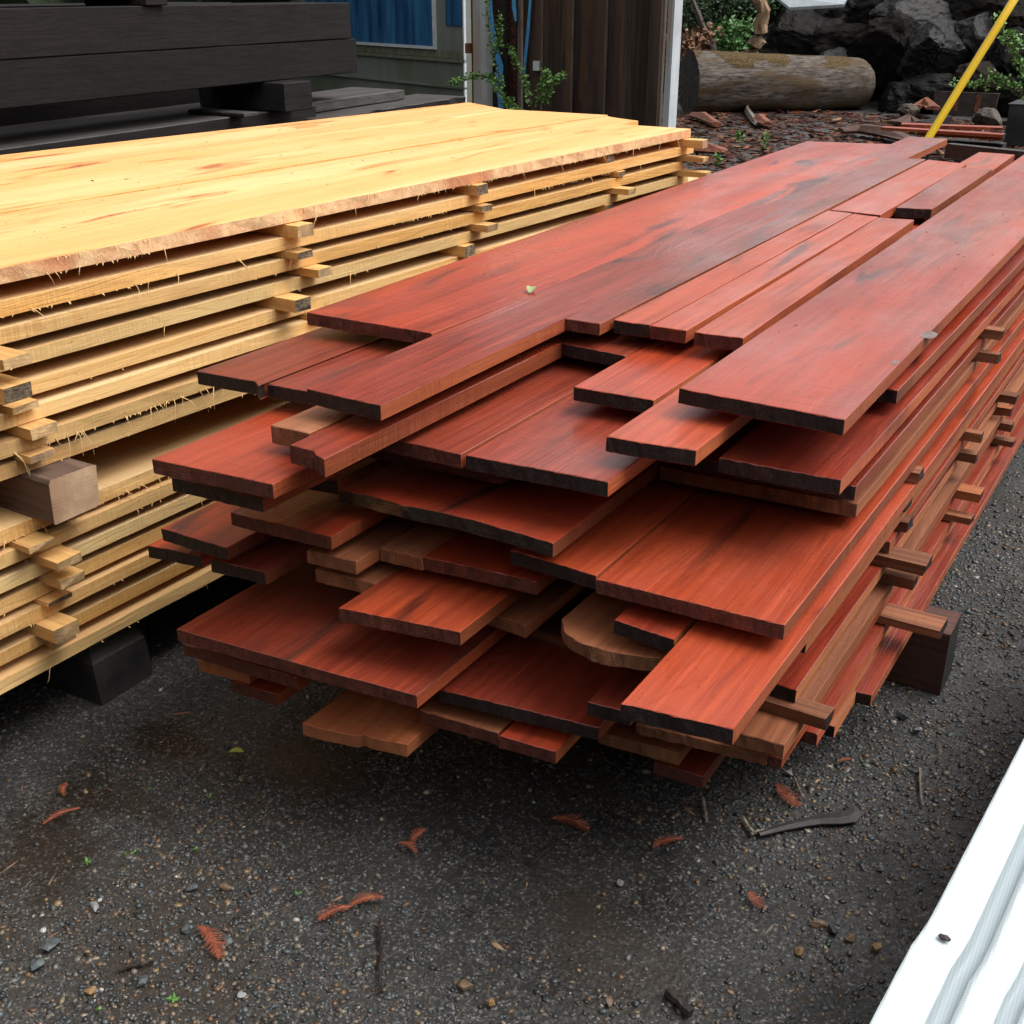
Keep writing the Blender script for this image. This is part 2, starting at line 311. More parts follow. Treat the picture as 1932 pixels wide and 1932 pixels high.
# ------------------------------------------------------------------ RED STACK
ZR0 = CAMH - .674; PR = .058; TR = .030
Rm = {'R': RED, 'D': RED_D, 'L': RED_L, 'B': BROWN, 'O': TANO}
Em = {'c': rough_mat('charred_ochre_end', (.012, .008, .007), (.035, .022, .016), 40, .7, 1.0, c3=(.30, .15, .045)), 'd': END_D, 'r': END_R, 'b': END_B, 'o': rough_mat('orange_end_grain', (.26, .085, .035), (.42, .15, .06), 40, .75, .8, (1, 1, .4), c3=(.30, .10, .04))}
Sm = {'s': SIDE, 't': SIDE_T}
GR = 'boards of the red stack'
occ = {k: [] for k in range(15)}
zj = [0]
def red(k, nl, nr_, label, far=5.4, top='R', end='d', side='s', farpx=None, mid=None, t=TR, drop=0.0, endr=.0028, edge=.0010, warp=.0015, group=None, minx=None):
    zj[0] = (zj[0] + 1) % 4
    z = ZR0 - PR * k - drop + (zj[0] - 1.5) * .0005
    A = at(*nl, z); B = at(*nr_, z)
    near = [A] + [at(*p, z) for p in (mid or [])] + [B]
    if farpx: far_ = [at(*farpx[0], z), at(*farpx[1], z)]
    else:
        xa, xb = A.x, B.x; far_ = [Vector((xa, far, 0)), Vector((xb, far, 0))]
    o = board('redwood_board', near, far_, z, t, (Rm[top], Sm[side], Em[end]), seg=9, endr=endr, edge=edge, warp=warp)
    tag(o, label, 'board', group or GR); occ[k].append((A.x, B.x)); return o
# top layer
red(0, (579, 589), (815, 629), 'widest smooth red board at the back left of the top layer', top='R', end='r', farpx=((1522, 266), (1735, 274)))
red(0, (579, 732.5), (718, 765), 'long red board with dark stains sticking far out over the front left, leaf on it', top='D', end='d', farpx=((1716, 257), (1788, 262)))
red(0, (1067, 601), (1132, 610.5), 'narrow red board beside the long stained board, first short end in the top row', top='D', end='r', farpx=((1664, 297), (1746, 300)), t=.028)
red(0, (1157.5, 602.8), (1226, 613.4), 'narrow top board with a blackened end between two red-ended strips', top='L', end='d', farpx=((1562, 397), (1608, 402.5)))
red(0, (1227.5, 614), (1295, 623.8), 'narrow orange top board with a red end, left of the widest orange strip', top='L', end='r', farpx=((1611, 403.0), (1656, 409)))
red(0, (1310.5, 626.2), (1402, 637.7), 'pale orange top board next to the big right hand board', top='L', end='r', farpx=((1657, 410), (1724.5, 415)))
red(0, (1567, 396), (1661, 405), 'board with grey wet patches lying end to end behind the orange strips', top='L', end='r', farpx=((1751, 301.4), (1824, 308.8)))
red(0, (1690.5, 391.5), (1758.4, 395), 'short far board with a chipped edge and a black end on the top layer', top='R', end='d', farpx=((1812, 316), (1871.6, 319)), t=.032)
red(1, (1640, 404), (1745, 411), 'low far board whose pale far end shows beyond the chipped one', top='L', end='d', farpx=((1847, 286.7), (1914.6, 292)), drop=-.022)
big = red(0, (1281, 732), (1594, 792), 'big wide pinkish red board with two grey knots at the right of the top layer', top='R', end='d', farpx=((2030, 225), (2085, 288)), warp=.001)
# second layer
red(1, (371, 700), (498, 722), 'brownish red board jutting left from the second layer with a notched black end', top='D', end='d', mid=[(480, 719), (488, 729)])
red(1, (505, 724), (632, 747), 'dull red board tucked under the long stained board, right of the notch', top='D', end='d')
red(1, (1055.5, 646), (1180, 671), 'short dark-ended board peeping out under the row of narrow top ends', top='D', end='d')
red(1, (1082, 730), (1233, 755), 'red second layer board with a black end resting on the wet rippled board', top='R', end='d')
red(1, (1143.8, 823.5), (1313.3, 850.7), 'red second layer board stepping out below the big right hand board', top='L', end='d')
red(1, (1650, 728), (1693.7, 737), 'narrow black-ended strip under the right edge of the big top board', top='R', end='d')
red(1, (510, 802), (584, 817), 'thick brown stub with a split left corner under the long stained board', top='B', end='b', t=.036)
red(1, (547, 839), (611, 866), 'long bright red square-edged stick with a broken splintered tip', top='R', end='r', side='s', t=.036, mid=[(592, 851), (597, 858)], warp=.0005)
# third layer
red(2, (287, 865.5), (514, 913), 'wide bright red board pointing left at the yellow stack from the third layer', top='R', end='r')
red(2, (700, 819), (870, 857), 'wet red board with orange flame grain beside the rippled board', top='D', end='r')
red(2, (878.5, 858), (1147.5, 909.3), 'wide dark red board with wet rippled grain in the middle of the front', top='D', end='d')
red(2, (1356, 863.5), (1587, 906), 'wide red board with a black end directly below the big right hand board', top='D', end='d')
# fourth
red(3, (324, 900.5), (495, 939), 'dark board hidden under the wide board that points at the yellow stack', top='D', end='d')
red(3, (690, 836), (947, 888), 'board with a rough brown end below the flame grained board', top='R', end='r')
red(3, (1290, 858), (1615, 918), 'board whose black corner peeps out right of the wide black-ended board', top='D', end='d')
# fifth
red(4, (554, 893.4), (636, 909), 'board with a jet black end between the left board and the charred one', top='D', end='d')
red(4, (639.4, 923.3), (1043.7, 1025), 'very wide red slab with a charred and yellow streaked live end', top='R', end='c', mid=[(700, 935), (760, 951), (850, 969), (930, 991), (985, 1007)], endr=.004)
red(4, (1245, 880), (1617.7, 951), 'damp brown board end in the shade above the widest glowing red board', top='B', end='b', side='t')
# sixth
red(5, (434, 966), (624, 1013.4), 'red board with a small white crumb on it, below the third layer on the left', top='R', end='r')
red(5, (963.4, 1037.4), (1124.6, 1085), 'red board with a blue-black end left of the widest glowing red board', top='L', end='d')
red(5, (1124.6, 1092), (1480, 1178.6), 'widest glowing red board in the middle right of the front face', top='L', end='r')
# seventh
red(6, (304.8, 996.3), (428.4, 1033.4), 'red board with a black end low on the left, above two stubby ends', top='R', end='d')
red(6, (578.6, 1037.7), (671.4, 1059.2), 'brown board with a snapped stepped end in the shade, front piece', top='B', end='b', side='t')
red(6, (717, 1033.3), (795, 1052), 'brown board set back beside the snapped one', top='B', end='b', side='t', far=5.3)
red(6, (798.4, 1049.4), (1012.8, 1096.6), 'red board lying across the brighter one in the lower middle', top='R', end='r')
red(6, (1158.7, 1169.3), (1272.7, 1206), 'short red board with a blue-black end beside the lowest bright red board', top='R', end='d')
red(6, (1172, 1327.5), (1384.7, 1375), 'bright red board with a black end reaching lowest and nearest the camera', top='L', end='d')
# eighth
red(7, (278.2, 1029), (379.7, 1047.7), 'stub with a bright orange corner at the far left of the stack', top='R', end='d')
red(7, (397, 1054.8), (500, 1079), 'dark board end beside the orange cornered stub', top='D', end='d')
red(7, (594, 1073.5), (708, 1102), 'shaded brown board under the snapped board', top='B', end='b', side='t')
red(7, (639, 1146.6), (868.4, 1192.4), 'bright red board with a rough end jutting out above the widest dark slab', top='L', end='r')
zz = ZR0 - PR * 7
red(7, (1059.5, 1168), (1262, 1243), 'brown live-edge slab with a rounded crumbly end in the shade', top='B', end='b', side='t', mid=[(1064, 1190), (1083, 1206), (1118, 1222), (1156, 1232), (1200, 1238)], endr=.006)
red(7, (1480, 1196), (1522.5, 1207), 'thin tan edged board with a black triangular end on the right side', top='B', end='d', side='t')
# ninth
red(8, (905, 1150), (992, 1180), 'brown board with a pointed shaded corner under the bright red board', top='B', end='b', side='t')
red(8, (1640, 1013), (1679.8, 1022.6), 'tan edged board starting far back along the right side', top='R', end='b', side='t')
# tenth
red(9, (333, 1186.4), (786, 1312), 'widest dark red slab low on the left with a scuffed near corner', top='D', end='r', mid=[(420, 1211), (600, 1262)])
red(9, (1109, 1323.7), (1190, 1345), 'small very dark board tucked left of the nearest bright board', top='D', end='d')
red(9, (1461, 1289), (1503, 1302), 'right side board with a chamfered dark end above a short stick', top='D', end='d', side='t')
# eleventh
red(10, (344.3, 1213.8), (560, 1278), 'thin dark board directly under the widest dark slab', top='D', end='r')
red(10, (828, 1300), (1129.3, 1373.4), 'dark brown red slab with a grey weathered end in the lower middle', top='D', end='d')
red(10, (1388, 1381), (1479.6, 1406), 'tan board with a split in its end beside the nearest bright board', top='B', end='b', side='t')
# twelfth
red(11, (373, 1244), (470, 1268), 'small tan board end under the widest dark slab', top='O', end='o')
red(11, (792, 1340), (940, 1383), 'reddish board low in the middle with a long slanting end', top='B', end='r')
red(11, (941.8, 1388), (1048.4, 1417.5), 'square red board end lowest in the middle, touching the slanting one', top='R', end='r')
red(11, (1200, 1366), (1447.8, 1424.7), 'thin rough sawn tan board with a furry end below the nearest bright board', top='B', end='b', side='t', endr=.006, t=.024)
red(11, (1448.6, 1425), (1476.5, 1431), 'narrow dark red strip closing the furry ended board', top='R', end='r', t=.024)
# thirteenth
red(12, (434.4, 1282.4), (521.6, 1311), 'short red board lowest on the left', top='R', end='r')
red(12, (570, 1364), (767.5, 1405), 'pale orange brown board with a ragged end lowest at the front left', top='O', end='o', side='t', mid=[(600, 1373), (672, 1388), (686, 1385), (700, 1391)], endr=.003, drop=.002)
red(12, (1129, 1380), (1281.8, 1421.5), 'tan board with an orange glint in its end near the bottom', top='B', end='b', side='t')
red(12, (1500, 1372), (1542.5, 1385.7), 'red edged board low on the right side with a dark red end', top='D', end='r', side='s')
# fourteenth
red(13, (1234, 1436.7), (1327, 1465.8), 'lowest dark board under the tan one with an upright chip in its end', top='D', end='r')
red(13, (1555, 1365), (1575.5, 1371.4), 'tan rough edged board at the very bottom of the right side', top='B', end='d', side='t')
red(13, (1610, 1303), (1645, 1312), 'bottom red board set back behind the rough edged one', top='D', end='d', side='s')
# boards set back inside each layer
for k in range(0, 14):
    iv = sorted(occ[k]); x = -1.70; gaps = []
    for a, b_ in iv:
        if a - x > .05: gaps.append((x, a))
        x = max(x, b_)
    if -.49 - x > .05: gaps.append((x, -.49 if k not in (0,) else x))
    if k == 0: continue
    for a, b_ in gaps:
        n = max(1, round((b_ - a) / .27)); wv = (b_ - a) / n
        for i in range(n):
            z = ZR0 - PR * k - .001 - .0007 * i; x0 = a + wv * i + .004; x1 = a + wv * (i + 1) - .004
            st = (2.25 if k > 2 else 2.45) + random.uniform(-.12, .25)
            if k == 1: st = 2.6
            right = (b_ > -.5 and i == n - 1)
            o = board('redwood_board', [(x0, st), (x1, st + random.uniform(-.01, .01))], [(x0, 5.3 + random.uniform(-.2, .2)), (x1, 5.35)], z, (random.choice((.036, .044, .048)) if right else TR),
                      (random.choice((RED_D, BROWN, BROWN) if k > 6 else (RED, BROWN, RED_D)), (SIDE_T if k % 2 else SIDE), random.choice((END_D, END_R))), seg=6, endr=.001)
            if right: tag(o, '%s layer board in the right side of the red stack, starting behind front ends' % ('first second third fourth fifth sixth seventh eighth ninth tenth eleventh twelfth thirteenth fourteenth'.split()[k]), 'board', GR)
            else: tag(o, 'red board lying back inside the stack in the shade between longer boards', 'board', 'boards set back inside the red stack')

# stickers (spacer sticks) of the red stack
def sticker(name, x0, x1, y, zc, w, h, mats, yaw=0.0, label='', group='', seg=2):
    c = math.cos(yaw); s = math.sin(yaw)
    p = lambda x, yy: (x0 + (x - x0) * c - yy * s, y + (x - x0) * s + yy * c)
    mb = MB(); vs = []
    n = 7
    for i in range(n + 1):
        x = x1 + (x0 - x1) * i / n
        for yy, zz_ in ((-w / 2, h / 2), (w / 2, h / 2), (w / 2, -h / 2), (-w / 2, -h / 2)):
            q = p(x + (random.uniform(-.0025, .0025) if i == 0 else 0), yy + random.uniform(-.001, .001)); vs.append((q[0], q[1], zc + zz_ * random.uniform(.97, 1)))
    fs = []; mi = []
    for i in range(n):
        for k in range(4):
            fs.append((i * 4 + k, i * 4 + (k + 1) % 4, (i + 1) * 4 + (k + 1) % 4, (i + 1) * 4 + k)); mi.append(0)
    fs += [(3, 2, 1, 0), (n * 4, n * 4 + 1, n * 4 + 2, n * 4 + 3)]; mi += [1, 1]
    mb.add(vs, fs, mi); o = mb.build(name, mats, origin=(x1, y, zc)); tag(o, label, 'spacer stick', group); return o
STK = wood('dark_spacer_wood', (.30, .12, .055), (.13, .045, .024), (.05, .02, .015), rough=(.5, .7), figure=.2, var=.4, spec=.3, axis=0)
STK_O = wood('orange_spacer_wood', (.42, .15, .05), (.26, .08, .03), (.1, .03, .02), rough=(.5, .7), figure=.2, var=.2, spec=.3, axis=0)
ord_ = 'first second third fourth fifth sixth seventh eighth ninth tenth eleventh twelfth thirteenth fourteenth fifteenth'.split()
STL = [(2, 3.21, -.435, .045), (3, 3.18, -.429, .03), (8, 3.78, -.436, .045), (9, 3.82, -.450, .03), (10, 3.85, -.440, .05), (7, 3.20, -.437, .035), (8, 3.19, -.442, .035),
       (5, 2.54, -.462, .05), (10, 3.21, -.413, .06), (11, 3.86, -.43, .05), (11, 3.16, -.42, .04), (8, 2.45, -.400, .07), (9, 2.47, -.425, .045), (11, 2.50, -.350, .075), (9, 1.83, -.425, .045), (6, 2.50, -.47, .05), (7, 2.52, -.465, .05)]
for i, (g_, u, v, w) in enumerate(STL):
    zc = ZR0 - PR * g_ - TR - .014
    sticker('spacer_stick', -1.5, v, u, zc, w, .026 if g_ != 11 else .02, [STK_O if i in (8, 3) else STK, END_D],
            label='spacer stick at the right side of the red stack under layer %s, %s' % (ord_[g_], 'nearest one' if u < 2 else 'near column' if u < 2.8 else 'middle column' if u < 3.5 else 'far column'), group='spacer sticks of the red stack')
for g_ in range(0, 13):
    for u in (2.7, 4.6):
        if g_ < 1 and u < 3: continue
        zc = ZR0 - PR * g_ - TR - .014
        o = sticker('spacer_stick', -1.6, -.54, u, zc, .04, .0275, [STK, END_D], label='spacer stick inside the red stack, seen only in the gaps of its right side', group='inner spacer sticks of the red stack')
# timbers below the red stack
def timber(name, cx, cy, sx, sy, z0, z1, mats, label, cat='timber', group=None, yaw=0.0, ch=.006, jit=.004):
    mb = MB(); R = Matrix.Rotation(yaw, 3, 'Z'); n = 6
    prof = [(-1, -1), (1, -1), (1, 1), (-1, 1)]
    long_x = sx > sy; Ls = (sx if long_x else sy); w2 = (sy if long_x else sx) / 2; h2 = (z1 - z0) / 2; vs = []
    sec = []
    for (a, b_) in prof:
        sec.append((a * (w2), b_ * (h2 - ch))); 
    sec = [(-w2 + ch, -h2), (w2 - ch, -h2), (w2, -h2 + ch), (w2, h2 - ch), (w2 - ch, h2), (-w2 + ch, h2), (-w2, h2 - ch), (-w2, -h2 + ch)]
    for i in range(n + 1):
        l = -Ls / 2 + Ls * i / n
        for a, b_ in sec:
            a2 = a + random.uniform(-jit, jit); b2 = b_ + random.uniform(-jit, jit) * .5
            p = Vector((l, a2, b2)) if long_x else Vector((-a2, l, b2))
            vs.append(R @ p)
    fs = []; mi = []
    for i in range(n):
        for k in range(8):
            fs.append((i * 8 + k, i * 8 + (k + 1) % 8, (i + 1) * 8 + (k + 1) % 8, (i + 1) * 8 + k)); mi.append(0)
    fs += [tuple(range(7, -1, -1)), tuple(range(n * 8, n * 8 + 8))]; mi += [1, 1]
    fs = [tuple(reversed(f)) for f in fs]
    mb.add(vs, fs, mi); o = mb.build(name, mats); o.location = (cx, cy, (z0 + z1) / 2); tag(o, label, cat, group); return o
TIM = wood('damp_sleeper', (.11, .045, .03), (.05, .022, .016), (.02, .012, .012), rough=(.45, .7), figure=.3, var=.1, spec=.4, axis=0)
zb = ZR0 - PR * 13 - TR
timber('support_timber', -1.08, 2.73, 1.45, .13, -.01, zb - .001, [TIM, BLK_END], 'square dark support timber sticking out at the right under the red stack', group='support timbers under the red stack')
timber('support_timber', -1.22, 4.5, 1.3, .13, -.01, zb - .001, [TIM, BLK_END], 'support timber far back in the dark under the red stack', group='support timbers under the red stack')
timber('support_timber', -1.20, 3.62, 1.3, .13, -.01, zb - .001, [TIM, BLK_END], 'support timber in the dark under the middle of the red stack', group='support timbers under the red stack')
# second, darker bar at right (low pale board end beyond the sleepers)

# ------------------------------------------------------------------ YELLOW STACK
YH = [.523, .591, .646, .704, .774, .826, .886, .938, 1.079, 1.13, 1.187, 1.244, 1.292, 1.364, 1.421]
def yline(i, u):     # plan position of the near edge of layer i at distance u
    return -2.13 + (.056 if i < 8 else .018) * (u - 1.46)
GY = 'edge boards of the yellow stack'
look = ['bright yellow top', 'orange yellow', 'plain light brown', 'grey green tinted', 'dark knotted yellow', 'orange yellow', 'hairy pale', 'plain tan', 'pale ragged', 'pale', 'pale green tinted', 'light brown', 'brown knotted', 'orange streaked', 'lowest pale green']
fib_pts = []
def fibres(mb, x, y, z, n=1, l=.05, out=.006):
    for _ in range(n):
        a = random.uniform(-1.2, 1.2); p = Vector((x + out * .3, y, z)); pts = [p]
        d = Vector((random.uniform(.2, 1), math.sin(a) * .9, -random.uniform(.2, 1))).normalized(); L_ = l * random.uniform(.3, 1)
        for k in range(4):
            d = (d + Vector((random.uniform(-.15, .1), random.uniform(-.4, .4), -.35))).normalized(); p = p + d * L_ / 4; pts.append(p)
        mb.tube(pts, [.0013, .0010, .0007, .0005, .0002], 4, cap=False)
yfar = [4.60, 4.65, 4.56, 4.62, 5.12, 4.7, 4.8, 4.7, 4.7, 4.75, 4.7, 4.8, 4.7, 4.75, 4.7]
for i, h in enumerate(YH):
    z = CAMH - h; far = yfar[i]; u0 = -.2
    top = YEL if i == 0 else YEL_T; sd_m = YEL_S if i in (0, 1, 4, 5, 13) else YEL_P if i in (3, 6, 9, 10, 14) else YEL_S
    if i == 0: sd_m = YEL_RAG
    recess = random.uniform(-.012, .008) if i else 0
    wv = .33 if i == 0 else .36
    xn = lambda u: yline(i, u) + recess
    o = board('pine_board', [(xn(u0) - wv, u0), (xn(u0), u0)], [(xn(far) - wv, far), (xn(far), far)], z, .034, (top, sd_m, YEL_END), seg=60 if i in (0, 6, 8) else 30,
              edge=.0045 if i in (0, 8) else .004 if i in (6, 14) else .0012, warp=.004 if i else .002, endr=.002)
    tag(o, '%s pine board, %s down the near edge of yellow stack' % (look[i], ord_[i]), 'board', GY)
    mb = MB()
    nfib = {0: 34, 1: 12, 6: 40, 7: 6, 8: 26, 9: 8, 10: 6, 2: 3, 14: 8}.get(i, 2)
    for _ in range(nfib):
        u = random.uniform(1.3, far); 
        if i in (1, 6, 8) and random.random() < .6: u = random.uniform(1.3, 2.3)
        fibres(mb, xn(u), u, z - (random.choice((.003, .028)) if i == 0 else .027), 1, .045 if i not in (1, 6, 8) else .07)
    for _ in range({0: 260, 1: 170, 6: 260, 8: 200, 9: 90}.get(i, 40)):
        u = random.uniform(1.3, far); zz2 = z - (random.choice((.002, .033)) if i == 0 else .033); q0 = Vector((xn(u) + .0005, u, zz2)); L2 = random.uniform(.002, .008)
        if noise.noise((u * 3.1, i * 7.7, .5)) < .05: continue
        q1 = q0 + Vector((random.uniform(.0, .004), random.uniform(-.006, .006), -L2)); mb.add([q0 + Vector((0, .0022, 0)), q0 - Vector((0, .0022, 0)), q1], [(0, 1, 2)])
    if mb.v: tag(mb.build('loose_fibre', FIBRE, o), kind='stuff')
# top surface boards behind the near one
zt = CAMH - YH[0]
tops = [((-2.692, 1.869), (-2.502, 4.933), -2.465, 4.796, 'yellow top board with a smooth face second from the near edge of the yellow stack'),]
def ytop(l0, l1, r0, r1, label, dz=0, seg=30):
    """edges given as lines through two surveyed points each, cut at u0 and at the far end"""
    f_ = lambda a, b_, u: a[0] + (b_[0] - a[0]) * (u - a[1]) / (b_[1] - a[1])
    u0 = -.2; o = board('pine_board', [(f_(*l0, u0), u0), (f_(*r0, u0), u0)], [(f_(*l0, l1), l1), (f_(*r0, r1), r1)], zt + dz, .030, (YEL, YEL_S, YEL_END), seg=seg, edge=.0015, warp=.003)
    tag(o, label, 'board', 'top boards of the yellow stack'); return o
E0 = ((-3.664, 2.584), (-3.422, 5.164)); E1 = ((-3.213, 3.84), (-3.051, 4.925)); E2 = ((-2.692, 1.869), (-2.502, 4.933)); E3 = ((-2.462, 1.46), (-2.290, 4.6))
sh = lambda e_, d: ((e_[0][0] + d, e_[0][1]), (e_[1][0] + d, e_[1][1]))
E1 = ((-3.25, 2.6), (-3.07, 4.9))
ytop(E0, 5.16, sh(E1, -.004), 4.93, 'farthest yellow top board, the one beside the black timbers', -.001)
ytop(sh(E1, .004), 4.93, sh(E2, -.005), 4.93, 'wide yellow top board with an orange knot streak in the middle of the stack', 0)
ytop(sh(E2, .005), 4.90, sh(E3, -.006), 4.79, 'narrow yellow top board between the knotty one and the near edge board', -.0015)
# inner boards of lower layers
for i in range(1, 15):
    z = CAMH - YH[i] - .0015
    for j in range(3):
        xa = lambda u, jj: yline(i, u) - .37 - .37 * jj
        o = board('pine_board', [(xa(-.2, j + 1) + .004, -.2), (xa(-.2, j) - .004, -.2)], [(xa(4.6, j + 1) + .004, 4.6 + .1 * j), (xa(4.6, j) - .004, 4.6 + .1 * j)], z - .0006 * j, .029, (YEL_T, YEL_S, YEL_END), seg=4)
        tag(o, 'pine board inside the yellow stack behind the edge boards, seen only in the gaps', 'board', 'inner boards of the yellow stack')
# stickers of the yellow stack (end point measured for each)
YST = {1: [(2.31, -2.069, 0), (3.11, -2.04, 1), (3.98, -2.03, 1), (4.56, -1.90, 0)], 2: [(2.30, -2.07, 1), (3.13, -2.04, 1), (4.04, -2.01, 1), (4.56, -1.895, 0)],
       3: [(1.38, -2.045, 0), (2.33, -2.057, 0), (3.12, -2.01, 0), (3.98, -1.95, 0), (4.56, -1.87, 0)], 4: [(1.396, -2.045, 1), (2.255, -2.05, 1), (3.05, -2.05, 1), (3.97, -2.02, 1), (4.56, -1.91, 1)],
       5: [(1.45, -2.11, 0), (2.34, -2.085, 0), (3.1, -2.03, 0), (3.95, -2.0, 0)], 6: [(1.48, -2.089, 0), (2.3, -2.07, 0), (3.1, -2.04, 0)], 7: [(1.453, -2.096, 0), (2.3, -2.07, 0), (3.1, -2.04, 0)],
       9: [(1.41, -2.081, 0), (2.3, -2.10, 0), (3.1, -2.08, 0)], 10: [(1.45, -2.057, 0), (2.3, -2.10, 0), (3.1, -2.08, 0)], 11: [(1.45, -2.075, 0), (2.3, -2.10, 0), (3.1, -2.08, 0)], 12: [(1.42, -2.109, 1), (2.3, -2.10, 0)], 13: [(1.42, -2.07, 0), (2.3, -2.10, 0)], 14: [(1.45, -2.14, 0), (2.3, -2.14, 0)]}
SY = wood('pine_spacer', (.74, .46, .17), (.52, .28, .10), (.34, .18, .08), rough=(.6, .8), figure=.2, var=.2, spec=.2, axis=0)
cn = lambda u: 'near left column' if u < 2 else 'second column' if u < 2.8 else 'third column' if u < 3.5 else 'fourth column' if u < 4.2 else 'far end column'
for g_, L_ in YST.items():
    for (u, v, dk) in L_:
        h0 = YH[g_ - 1] + .034; h1 = YH[g_]; zc = CAMH - (h0 + h1) / 2
        sticker('spacer_stick', -3.6, v + (.028 if u > 2 and g_ < 9 else .004), u, zc, .058 if u > 2 else .066, (h1 - h0) - .002, [SY, GREY_END if dk else YEL_END], yaw=random.uniform(-.015, .015),
                label='%s spacer stick under the %s layer of the yellow stack, %s' % ('dark ended' if dk else 'pale', ord_[g_ - 1], cn(u)), group='spacer sticks of the yellow stack')
BOL = wood('old_bolster_wood', (.16, .10, .07), (.08, .052, .04), (.05, .035, .03), rough=(.6, .8), figure=.3, var=.1, spec=.2, axis=0, bump=.7)
BOL_E = rough_mat('bolster_end', (.42, .27, .16), (.56, .38, .24), 12, .8, .5, c3=(.22, .10, .07), lo=.4, hi=.6)
bz = CAMH - 1.079 + .001; tz = CAMH - .973
timber('bolster_timber', -2.055 - .75, 1.485, 1.5, .125, bz, tz, [BOL, BOL_E], 'rough square bolster timber holding the upper and lower halves of the yellow stack apart', group='bolsters of the yellow stack', jit=.006, ch=.006)
timber('bolster_timber', -2.055 - .78, 3.3, 1.4, .12, bz, tz, [BOL, BOL_E], 'second bolster hidden deep in the gap of the yellow stack', group='bolsters of the yellow stack')
# dark block under the yellow stack
mb = MB()
zt_ = CAMH - 1.456
A = at(193, 1328, 0); B = at(288, 1271, 0)
base = [(-2.33, 1.37), (-2.13, 1.455), (-2.10, 1.66), (-2.27, 1.70), (-3.3, 1.66), (-3.3, 1.40)]
base = [at(130, 1305, 0), A, B, at(285, 1215, 0)]
cxy = [(p.x, p.y) for p in base] + [(-3.2, 1.75), (-3.2, 1.40)]
n = len(cxy); vs = [(x, y, -.02) for x, y in cxy] + [(x - .012 * (x > -3), y, zt_ * .62) for x, y in cxy] + [(x - .055 * (x > -3), y + (.03 if k < 2 else -.02), zt_ - .002) for k, (x, y) in enumerate(cxy)]
fs = [(k, (k + 1) % n, n + (k + 1) % n, n + k) for k in range(n)] + [(n + k, n + (k + 1) % n, 2 * n + (k + 1) % n, 2 * n + k) for k in range(n)] + [tuple(range(2 * n, 3 * n))]
mb.add(vs, fs, [0] * (2 * n) + [1])
CHAR = rough_mat('charred_block', (.010, .010, .010), (.035, .031, .029), 9, .6, .8, (1, 1, 1), c3=(.06, .055, .05))
tag(mb.build('support_block', [CHAR, rough_mat('charred_top', (.03, .022, .018), (.06, .045, .036), 20, .7, .5)], origin=(-2.4, 1.5, 0)), 'charred dark split block under the near corner of the yellow stack', 'block', 'blocks under the yellow stack')
timber('support_block', -2.8, 3.2, 1.3, .17, -.01, zt_ - .001, [BLK, BLK_END], 'dark support timber in the shadow farther under the yellow stack', 'block', 'blocks under the yellow stack')

# ------------------------------------------------------------------ BLACK TIMBER STACK (back left)
bx = lambda u: -4.374 - .087 * (u - 3.12)
ya = math.atan2(-.087, 1) * -1
def btim(u0, u1, d0, d1, h0, h1, label, mats=None, name='black_timber_beam', cat='beam', seg=16, w=.003):
    o = board(name, [(bx(u0) - d1, u0), (bx(u0) - d0, u0)], [(bx(u1) - d1, u1), (bx(u1) - d0, u1)], CAMH - h0, h1 - h0, mats or (BLK, BLK, BLK_END), seg=seg, edge=w, warp=.002, ch=.006)
    tag(o, label, cat, 'big black timbers behind the yellow stack'); return o
btim(1.0, 5.70, 0, .42, .070, .2625, 'upper big black beam behind the yellow stack')
btim(1.0, 5.75, .003, .43, .264, .45, 'lower big black beam right below the other, its underside over a dark gap')
btim(1.0, 4.25, .05, .45, -.16, .028, 'black beam cut off by the top left corner of the photo')
btim(1.0, 5.3, .0, .7, .60, .78, 'greyish topped low black slab under the dark gap', (GREYW, BLK, BLK_END), 'black_slab', 'slab')
btim(1.0, 5.5, .75, 1.2, .07, .45, 'black beam standing in the second row behind the front ones')
btim(5.35, 6.45, .12, .55, .60, .66, 'weathered grey slab beyond the low black one, half on its end', (GREYW, GREYW, BLK_END), 'weathered_slab', 'slab')
btim(5.2, 6.9, -.10, .30, .665, .76, 'rough barky dark slab reaching farthest right beside the yellow top', (GREYW, BLK, BLK_END), 'weathered_slab', 'slab', w=.02)
btim(1.0, 5.5, .75, 1.2, .452, .98, 'black beam added low in the second row to darken the gap')  # added beam that makes the gap under the front beams read dark
def bblock(u, w, d0, d1, h0, h1, label, mats=(BLK, BLK, BLK_END)):
    o = board('spacer_block', [(bx(u) - d1, u), (bx(u) - d0, u)], [(bx(u) - d1, u + w), (bx(u) - d0, u + w)], CAMH - h0, h1 - h0, mats, seg=3, edge=.002, ch=.006)
    tag(o, label, 'block', 'blocks between the black timbers'); return o
bblock(4.86, .22, -.13, .5, .452, .598, 'square black block under the right end of the lower black beam')
bblock(4.02, .13, -.02, .4, .0285, .069, 'small black spacer on top of the upper black beam')
bblock(1.6, .2, .0, .4, .452, .598, 'black block beyond the left edge of the photo under the beams')
bblock(4.55, .10, -.10, .3, .578, .599, 'small pale grey stick lying on the low black slab', (GREYW, GREYW, GREYW))
for u in (1.8, 4.9): timber('support_timber', bx(u) - .35, u, .7, .2, -.01, CAMH - .781, [BLK, BLK_END], 'dark timber carrying the low black slab, %s one' % ('left' if u < 3 else 'right'), group='supports of the black slab')
for u in (5.6, 6.5): timber('support_timber', bx(u) - .2, u, .5, .2, -.01, CAMH - .761, [BLK, BLK_END], 'dark timber under the rough barky slab, %s one' % ('near' if u < 6 else 'far'), group='supports of the black slab')

